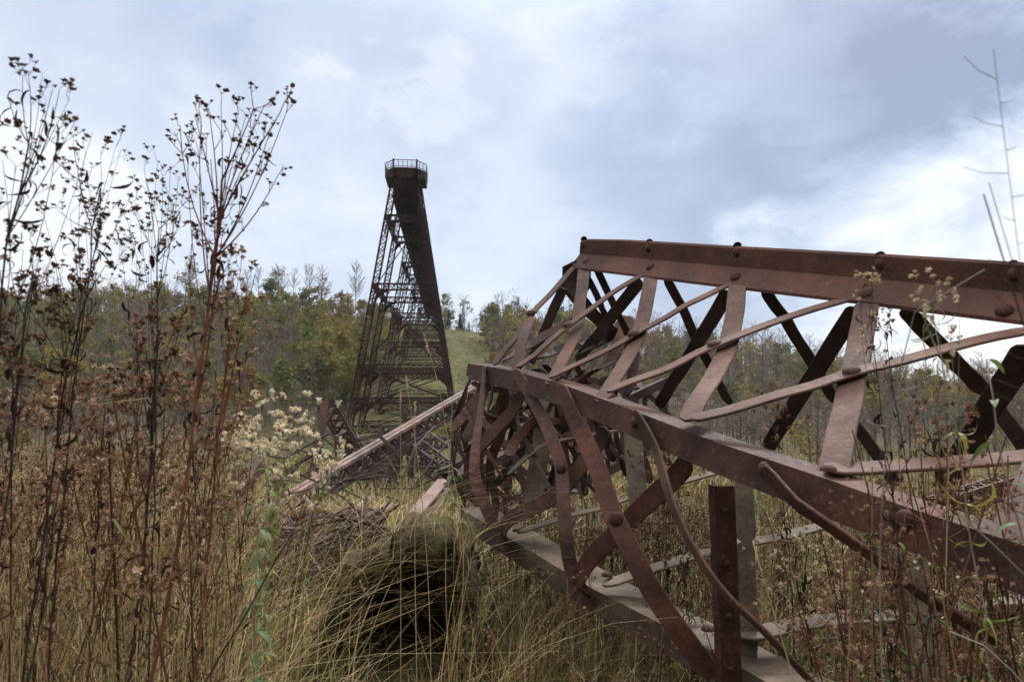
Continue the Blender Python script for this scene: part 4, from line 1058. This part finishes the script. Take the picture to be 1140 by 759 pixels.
weed('dead_aster', 'thin branching weed with drooping tops between the left edge weed and the round-topped one', [(62, 640), (78, 480), (92, 350), (104, 250), (112, 210)], 1.5, .0034,
     [((108, 225), (105, 172), 40, 26, 6), ((100, 270), (70, 240), 30, 24, 4), ((96, 310), (125, 250), 28, 22, 4)], STEM_DARK, PUFF, HEADS, 26, (.030, .005), .9, (.1, .65), .25, .95, size=.036)
weed('dead_aster', 'round-topped seed weed against the sky left of the tallest red stalk', [(168, 640), (172, 500), (174, 380), (176, 290), (177, 255)], 1.7, .0036,
     [((177, 262), (178, 205), 32, 32, 8), ((175, 330), (150, 260), 22, 22, 4), ((175, 310), (204, 250), 20, 26, 3)], STEM_DARK, PUFF, HEADS, 26, (.030, .005), 1.0, (.25, .8), .3, .95, size=.036)
weed('dead_aster', 'dark weed with curled leaves and low tops crossing the crest line at far left', [(22, 765), (44, 620), (66, 480), (84, 370), (96, 330)], 1.45, .0046,
     [((92, 345), (92, 300), 34, 20, 5), ((80, 390), (50, 330), 24, 22, 4)], STEM_DARK, PUFF, HEADS, 54, (.038, .0065), 1.25, (.1, .6), .1, .92, size=.04)
weed('dead_aster', 'dark weed rising from the left border with brown puffy clusters', [(-6, 700), (6, 560), (18, 440), (28, 360), (36, 310)], 1.35, .004,
     [((30, 345), (36, 290), 28, 24, 5), ((18, 440), (8, 350), 26, 22, 4)], STEM_DARK, PUFF, HEADS, 40, (.038, .0065), 1.35, (.1, .7), .1, .9, size=.04)
weed('dead_aster', 'dark leafy dead stalk in the thicket left of the two red stalks', [(142, 765), (158, 640), (166, 540), (170, 450), (172, 400)], 1.8, .006,
     [((171, 420), (170, 375), 26, 22, 5), ((168, 500), (140, 440), 22, 22, 4)], STEM_DARK, PUFF, HEADS, 60, (.048, .008), 1.7, (.2, .7), .15, .95, size=.045)
weed('dead_aster', 'dead stalk with hanging blackened leaves low at far left', [(30, 765), (46, 680), (58, 600), (66, 540)], 1.5, .0045,
     [((64, 560), (70, 500), 22, 18, 4)], STEM_DARK, PUFF, HEADS, 50, (.05, .008), 1.4, (.1, .5), .1, .95, size=.04)
weed('dead_aster', 'brown puffy weed with round seed clusters at mid height in the left thicket', [(100, 700), (108, 600), (112, 520), (118, 450)], 2.0, .004,
     [((114, 500), (110, 445), 44, 22, 6), ((110, 560), (86, 490), 30, 20, 4)], STEM_DARK, PUFF, FLUFF, 40, (.04, .007), 2.2, (.3, .8), .1, .9, size=.05)
weed('dead_aster', 'brown puffy weed left of the white flowering aster', [(226, 700), (222, 600), (216, 520), (212, 450)], 2.3, .004,
     [((214, 480), (205, 430), 36, 24, 6), ((218, 540), (240, 480), 26, 20, 4)], STEM_DARK, PUFF, FLUFF, 30, (.04, .007), 2.2, (.35, .85), .1, .9, size=.055)
for k, (lab, px, py, d, rx) in enumerate((('white fluffy aster cluster lit against the dark slope left of the viaduct', 325, 452, 2.6, 46), ('white fluffy aster cluster low on the left side of the main white one', 272, 478, 2.6, 26),
                             ('small white aster sprig hanging over the pale girder', 366, 500, 3.0, 20), ('white aster tuft with yellow leaves above the green leafy plant', 318, 490, 2.4, 34))):
    weed('white_aster', lab, [(px - 34, 740), (px - 26, 640), (px - 14, 560), (px - 4, py + 40)], d, .003, [((px - 4, py + 40), (px, py), rx, 10, 9), ((px - 8, py + 60), (px - rx * .3, py + 16), rx * .7, 8, 4)],
         STEM_GREY, WHITE_PUFF, FLUFF, 60, (.045, .006), 1.8, (.3, .95), .45, .98, 'flower', 'white fluffy asters at left', 3, 4, .04, GREEN_LEAF, .85)
weed('white_aster', 'blurred pale aster sprig before the upper chord, left of two', [(1012, 765), (1000, 620), (985, 480), (972, 380), (968, 345)], 1.5, .0024, [((970, 360), (966, 318), 14, 12, 4)], STEM_DARK, WHITE_PUFF, FLUFF, 40, (.035, .006), .95, (.0, .5), .3, .98, 'flower', None, 3, 4, .03, DEAD_LEAF, .15)
weed('white_aster', 'blurred pale aster sprig before the upper chord, right of two', [(1105, 765), (1085, 620), (1062, 470), (1044, 380), (1040, 360)], 1.4, .0024, [((1042, 370), (1030, 328), 18, 10, 4), ((1044, 380), (1062, 352), 14, 10, 2)], STEM_GREY, WHITE_PUFF, FLUFF, 26, (.05, .005), .95, (.0, .5), .5, .98, 'flower', None, 3, 4, .03, GREEN_LEAF, .9)
weed('dead_aster', 'dark dead stalk with tiny black leaves before the bright gap under the upper chord', [(1030, 640), (1012, 540), (1000, 470), (993, 420), (986, 370)], 1.9, .003, [((988, 380), (986, 358), 10, 12, 3)], STEM_DARK, PUFF, HEADS, 44, (.022, .006), .8, (0, .2), .3, 1.0, size=.025)
for lab, stem, d, tops in (('brown seed weed showing through the near panel right of the steep bars', [(880, 640), (872, 560), (866, 500), (860, 470)], 3.4, [((866, 500), (862, 462), 40, 18, 5)]),
                     ('brown seed weed growing up inside the fallen leg behind the bowed bars', [(745, 700), (742, 620), (740, 560), (738, 520)], 4.0, [((740, 550), (738, 520), 44, 30, 8), ((742, 600), (748, 575), 36, 26, 6)]),
                     ('brown seed weed beside the green plant at the right edge', [(1060, 640), (1052, 560), (1046, 500), (1044, 470)], 2.6, [((1046, 490), (1044, 462), 30, 18, 6)]),
                     ('low brown seed weed under the front chord left of the rusty post', [(770, 740), (766, 680), (762, 640), (760, 610)], 3.6, [((762, 630), (750, 600), 40, 26, 7)]),
                     ('pale fluffy seed weed under the front chord right of the rusty post', [(905, 765), (900, 710), (896, 670), (892, 640)], 3.2, [((894, 655), (890, 620), 60, 24, 9), ((898, 690), (930, 660), 50, 24, 7)]),
                     ('dark brown seed weed low below the right end of the front chord', [(1000, 800), (990, 740), (985, 700), (980, 680)], 2.6, [((984, 700), (975, 690), 60, 30, 9)])):
    pale = 'pale' in lab
    weed('seed_weed', lab, stem, d, .0035, tops, STEM_DARK, WHITE_PUFF if pale else PUFF, FLUFF, 40, (.07, .012), 2.3 if pale else 2.6, (.0, .7) if pale else (.15, .8), .1, .95, 'weed', None, 3, 3, .07)

def leafy_plant(name, label, stem, d, n, L, w, tint, mat=GREEN_LEAF):
    pts = np.array([P(x, y, d) for x, y in stem]); g = pts[0].copy(); g[2] = min(g[2] - .02, G(g[0], g[1])); pts = np.vstack([g, pts])
    root = thing(name, label, 'plant', pts[0])
    seg = np.r_[0, np.cumsum(np.linalg.norm(np.diff(pts, axis=0), axis=1))]; c = catmull(pts, seg, np.linspace(0, seg[-1], 24))
    ms, ml = MB(), MB(); ms.tube(c, np.linspace(.0032, .0014, 24), 6)
    for k in range(n):
        p = c[min(23, 4 + int(k / n * 20))]; a = k * 2.4 + random.uniform(-.3, .3); l = L * random.uniform(.7, 1.25); seg_ = 7
        t = np.linspace(0, 1, seg_ + 1); el = random.uniform(.1, .7)
        d_ = np.array((math.cos(a), math.sin(a), 0)); sd = np.array((-math.sin(a), math.cos(a), random.uniform(-.3, .3)))
        q = p + d_ * (t * l * .9)[:, None] + UP * (el * t * l - 1.15 * l * t ** 2 * random.uniform(.5, 1))[:, None]
        ws = w * np.sin(np.clip(t * .95 + .04, 0, 1) * math.pi) ** .8 + .0004
        V = np.stack([q - sd * ws[:, None], q - UP * (ws * .35)[:, None], q + sd * ws[:, None]], 1).reshape(-1, 3); i = np.arange(seg_) * 3
        ml.add(V, np.concatenate([np.stack([i, i + 1, i + 4, i + 3], -1), np.stack([i + 1, i + 2, i + 5, i + 4], -1)]), np.clip(tint + random.uniform(-.2, .2), 0, 1))
    ms.build('stem', STEM_GREY, root, True); ml.build('leaves', mat, root, True)
leafy_plant('leafy_plant', 'green leafy plant with drooping lance leaves below the white asters', [(283, 765), (284, 690), (286, 620), (288, 560)], 1.7, 64, .06, .007, .4)
leafy_plant('leafy_plant', 'small yellow green leafy plant above the drooping lance-leaved one', [(296, 640), (296, 590), (298, 545), (292, 500)], 2.2, 80, .05, .006, .8)
leafy_plant('leafy_plant', 'green narrow leaved plant at the right edge in front of the front chord', [(1150, 640), (1128, 560), (1112, 500), (1104, 430), (1098, 400)], 1.25, 22, .055, .0065, .45)
leafy_plant('leafy_plant', 'leafy green weed beside the lower chord left end, behind the straw clump', [(520, 640), (512, 600), (506, 560), (500, 520)], 4.4, 40, .10, .014, .45)

def grass_stalk(label, pxs, d, r=.0022, headlen=.0, tint=.5, group=None, d1=None, mat=None, side=0):
    s = np.asarray(pxs, float); d1 = d1 or d
    pts = np.array([P(x, y, d + (d1 - d) * i / (len(s) - 1)) for i, (x, y) in enumerate(s)])
    gz = G(pts[0][0], pts[0][1])
    if pts[0][2] > gz: pts = np.vstack([np.array((pts[0][0] + (pts[0][0] - pts[1][0]) * .2, pts[0][1], gz - .02)), pts])
    seg = np.r_[0, np.cumsum(np.linalg.norm(np.diff(pts, axis=0), axis=1))]; c = catmull(pts, seg, np.linspace(0, seg[-1], 20))
    ms = MB(); ms.tube(c, np.linspace(r, r * .4, 20), 5, tint)
    for k in range(side):
        fi = (.74 + .25 * (k + .5) / side) * (len(c) - 1) if side > 6 else random.uniform(14, 18); i = int(fi); dd = nrm((c[i + 1] - c[i])); base_ = c[i] + (c[i + 1] - c[i]) * (fi - i); o = nrm(np.array(((-1) ** k, random.uniform(-.5, .5), 0))); L = random.uniform(.008, .05)
        ms.tube([base_, base_ + o * L * .7 + dd * L * .12, base_ + o * L * 1.2 + dd * L * .4], np.array([r * .55, r * .45, r * .35]), 4, tint)
    if not headlen:
        tag(ms.build('grass_stalk', mat or STRAW, None, True), label, 'grass stalk', group, 'thing')
    else:
        root = thing('grass_stalk', label, 'grass stalk', c[0], group); ms.build('stem', mat or STRAW, root, True)
        mh = MB(); st = c[-1]; dr = nrm(c[-1] - c[-4])
        for k in range(46):
            f = random.random(); p = st - dr * headlen * f; o = nrm(rng.normal(size=3) + dr * 1.2); L = .012 * random.uniform(.6, 1.3); w_ = nrm(np.cross(o, rng.normal(size=3))) * .0017
            mh.add([p, p + o * L * .5 + w_, p + o * L, p + o * L * .5 - w_], np.array([0, 1, 2, 3]), np.clip(tint + random.uniform(-.3, .3), 0, 1))
        mh.build('seed_spike', STRAW, root)
for lab, pxs, d, hl, t in (('straw stalk with plump seed spike crossing the viaduct legs and the pale girder', [(508, 765), (515, 600), (500, 500), (486, 420), (472, 372)], 3.0, .09, .6),
                       ('straight straw stalk rising in the open green right of the viaduct foot', [(500, 765), (496, 640), (501, 500), (505, 430), (508, 400)], 3.0, .10, .6),
                       ('straw stalk standing left of the broken lattice column', [(446, 765), (446, 640), (446, 540), (446, 435)], 3.2, .06, .5),
                       ('straw stalk with forked tip rising past the broken lattice column', [(464, 765), (462, 640), (462, 540), (462, 447)], 3.1, .05, .7),
                       ('bent straw stalk leaning left over the pale girder', [(480, 765), (475, 620), (466, 520), (452, 420)], 3.3, .05, .6),
                       ('arched straw stalk drooping over the mouth of the hollow', [(330, 700), (352, 640), (385, 626), (408, 640), (409, 664)], 3.4, .10, .75),
                       ('pale straw stalk crossing the left thicket diagonally', [(0, 610), (34, 560), (76, 502), (120, 447), (166, 443)], 1.5, .0, .8),
                       ('long straw stalk slanting over the dark hollow', [(338, 735), (400, 705), (445, 685), (482, 670)], 3.3, .0, .7),
                       ('long straw stalk leaning up right in front of the dark hollow', [(386, 765), (410, 712), (430, 660), (452, 618)], 3.2, .0, .8),
                       ('near straw blade standing in front of the white strut below the front chord', [(886, 765), (870, 710), (852, 650), (838, 602)], 1.6, .0, .85)):
    grass_stalk(lab, pxs, d, .0026, hl, t)
grass_stalk('blurred pale grass stalk with short side twigs against the dark cloud at right', [(1170, 500), (1140, 330), (1126, 210), (1112, 110), (1106, 55)], .75, .0008, 0, .3, side=20, mat=STEM_DARK)
grass_stalk('blurred dark stalk before the right end of the upper chord, thicker of two', [(1170, 460), (1130, 330), (1108, 260), (1095, 216)], .8, .0022, 0, .3, side=3, mat=STEM_DARK)
grass_stalk('blurred thin stalk right beside the dark one at the right end of the upper chord', [(1180, 480), (1140, 330), (1115, 255), (1101, 203)], .8, .0012, 0, .3, side=4, mat=STEM_DARK)
grass_stalk('grey twig crossing the upper chord at right, leaning to the right', [(1010, 380), (1020, 345), (1050, 325), (1096, 300)], 1.0, .0018, 0, .3, side=2, mat=STEM_GREY, d1=.9)
grass_stalk('grey broken stick leaning on the front chord at the right edge', [(1160, 660), (1110, 610), (1090, 590), (1066, 570)], 1.2, .003, 0, .4, mat=STEM_GREY)
grass_stalk('orange brown straw crossing the dark front chord near its right end', [(1060, 720), (1048, 660), (1036, 610), (1024, 568)], 1.3, .0018, 0, .3)
grass_stalk('bent grey stick in the lower right corner', [(1170, 800), (1120, 740), (1085, 712), (1056, 702)], 1.3, .0035, 0, .4, mat=STEM_GREY)
grass_stalk('black leaning stick in front of the green leafy plant', [(215, 790), (232, 752), (270, 690), (302, 632), (332, 582)], 1.5, .0042, 0, .1, mat=STEM_DARK)

def px_of(x, y): return 570 + FPX * x / max(y, .5)
def thicket():
    """the mass of dead stalks, leaves and seed heads that fills the left and the base of the fallen leg"""
    ms, mh, ml, mw, mg = MB(), MB(), MB(), MB(), MB()
    spots = []
    for _ in range(125):
        y = random.uniform(1.9, 6.5); px = random.uniform(-60, 330 if y > 2.6 else 270); spots.append(((px - 570) / FPX * y, y, random.uniform(.85, 1.6) * (1 - .12 * (px > 200)), 1))
    for _ in range(240):
        y = random.uniform(3.2, 8.5); px = random.uniform(540, 1190); spots.append(((px - 570) / FPX * y, y, random.uniform(.3, .8), 0))
    for _ in range(110):
        y = random.uniform(6, 16); px = random.uniform(540, 1190) if random.random() < .8 else random.uniform(0, 290); spots.append(((px - 570) / FPX * y, y, random.uniform(.5, 1.2), 0))
    for _ in range(58):
        y = random.uniform(1.75, 3.8); px = random.uniform(-50, 300) if random.random() < .8 else random.uniform(-50, 190)
        spots.append(((px - 570) / FPX * y, y, 1.7 + (440 - random.uniform(370 + max(0, px - 180) * .6, 540)) / FPX * y, 2))
    for _ in range(260):
        y = random.uniform(4.6, 9); px = random.uniform(500, 800) if random.random() < .55 else random.uniform(700, 1190); spots.append(((px - 570) / FPX * y, y, random.uniform(.35, 1.0), 3))
    for _ in range(85):
        y = random.uniform(1.7, 3.2); px = random.uniform(900, 1190)
        spots.append(((px - 570) / FPX * y, y, max(.25, 1.7 + (440 - random.uniform(470, 680)) / FPX * y), 4))
    for x, y, h, dense in spots:
        if not hollow_free(np.array(x), np.array(y)): continue
        z = G(x, y); lean = rng.normal(size=2) * .12 * h
        c = np.array([(x, y, z), (x + lean[0] * .3, y + lean[1] * .3, z + h * .5), (x + lean[0], y + lean[1], z + h)])
        seg = np.array((0, .5, 1.)); c = catmull(c, seg, np.linspace(0, 1, 9)); ms.tube(c, np.linspace(.0042, .0018, 9), 5, random.random() if dense != 3 else .1, False)
        tone = random.choice((.2, .35, .5, .7)); white = random.random() < (.08 if px_of(x, y) > 330 else .06 if y > 3.2 else 0)
        if dense == 2: tone = random.uniform(.4, .75)
        for k in range(random.randint(5, 9) if dense < 2 else random.randint(8, 13) if dense == 2 else random.randint(3, 6)):
            f = random.uniform(.55, 1) if dense < 2 else random.uniform(.74, 1); i = f * 8; p = c[int(i)]; d = nrm((random.gauss(0, 1), random.gauss(0, 1), random.uniform(.4, 1.4))); L = random.uniform(.07, .2) * (1.4 - f * .5); q = p + d * L
            ms.tube([p, (p + q) / 2 - UP * .01, q], np.array([.0016, .0012, .0009]), 3, .5, False)
            for j in range(random.randint(2, 5)):
                g = q + rng.normal(size=3) * .022; ms.tube([p + (q - p) * .8, g], np.array([.0008, .0007]), 3, .5, False)
                head(mw if white else mh, g, random.uniform(1.1, 2.1) * (1.45 if dense == 2 else .8 if white else 1), np.clip(random.gauss(.6 if white else tone + .1, .2), 0, 1), FLUFF)
        for k in range(random.randint(14, 26) if dense != 2 else 12):
            green = random.random() < (.5 if dense == 4 else .12 if dense == 0 else .06)
            dead_leaf(mg if green else ml, c[random.randint(1, 7)], random.uniform(.03, .08), random.uniform(.004, .009), random.choice((.1, .3, .5, .8, 1)) if dense != 3 else random.choice((.0, .1, .3)), .35 if green else 1.0)
    tag(ms.build('dead_weed_stalks', WEED_STEM, None), 'mass of thin dead weed stalks filling the meadow around the fallen leg', 'weeds', kind='stuff')
    tag(mh.build('brown_seed_clusters', PUFF, None), 'mass of brown puffy seed clusters over the dead weeds', 'weeds', kind='stuff')
    tag(mw.build('white_seed_clusters', WHITE_PUFF, None), 'mass of small white fluffy seed clusters over the dead weeds', 'weeds', kind='stuff')
    tag(mg.build('green_leaves', GREEN_LEAF, None), 'scattered green and yellow leaves still on the dead weeds', 'weeds', kind='stuff')
    tag(ml.build('withered_leaves', DEAD_LEAF, None), 'mass of withered brown leaves hanging on the dead weeds', 'weeds', kind='stuff')
thicket()

def air():
    m = bpy.data.materials.new('hazy_air'); m.use_nodes = True; t = m.node_tree; t.nodes.clear()
    o = t.nodes.new('ShaderNodeOutputMaterial'); v = t.nodes.new('ShaderNodeVolumePrincipled')
    v.inputs['Density'].default_value = .00013; v.inputs['Color'].default_value = (.93, .95, 1, 1); v.inputs['Anisotropy'].default_value = .3
    t.links.new(v.outputs[0], o.inputs['Volume'])
    mb = MB(); mb.box((0, 0, 21), (1240, 0, 0), (0, 1240, 0), (0, 0, 130)); h = mb.build('haze', m, None); tag(h, kind='stuff')
air()
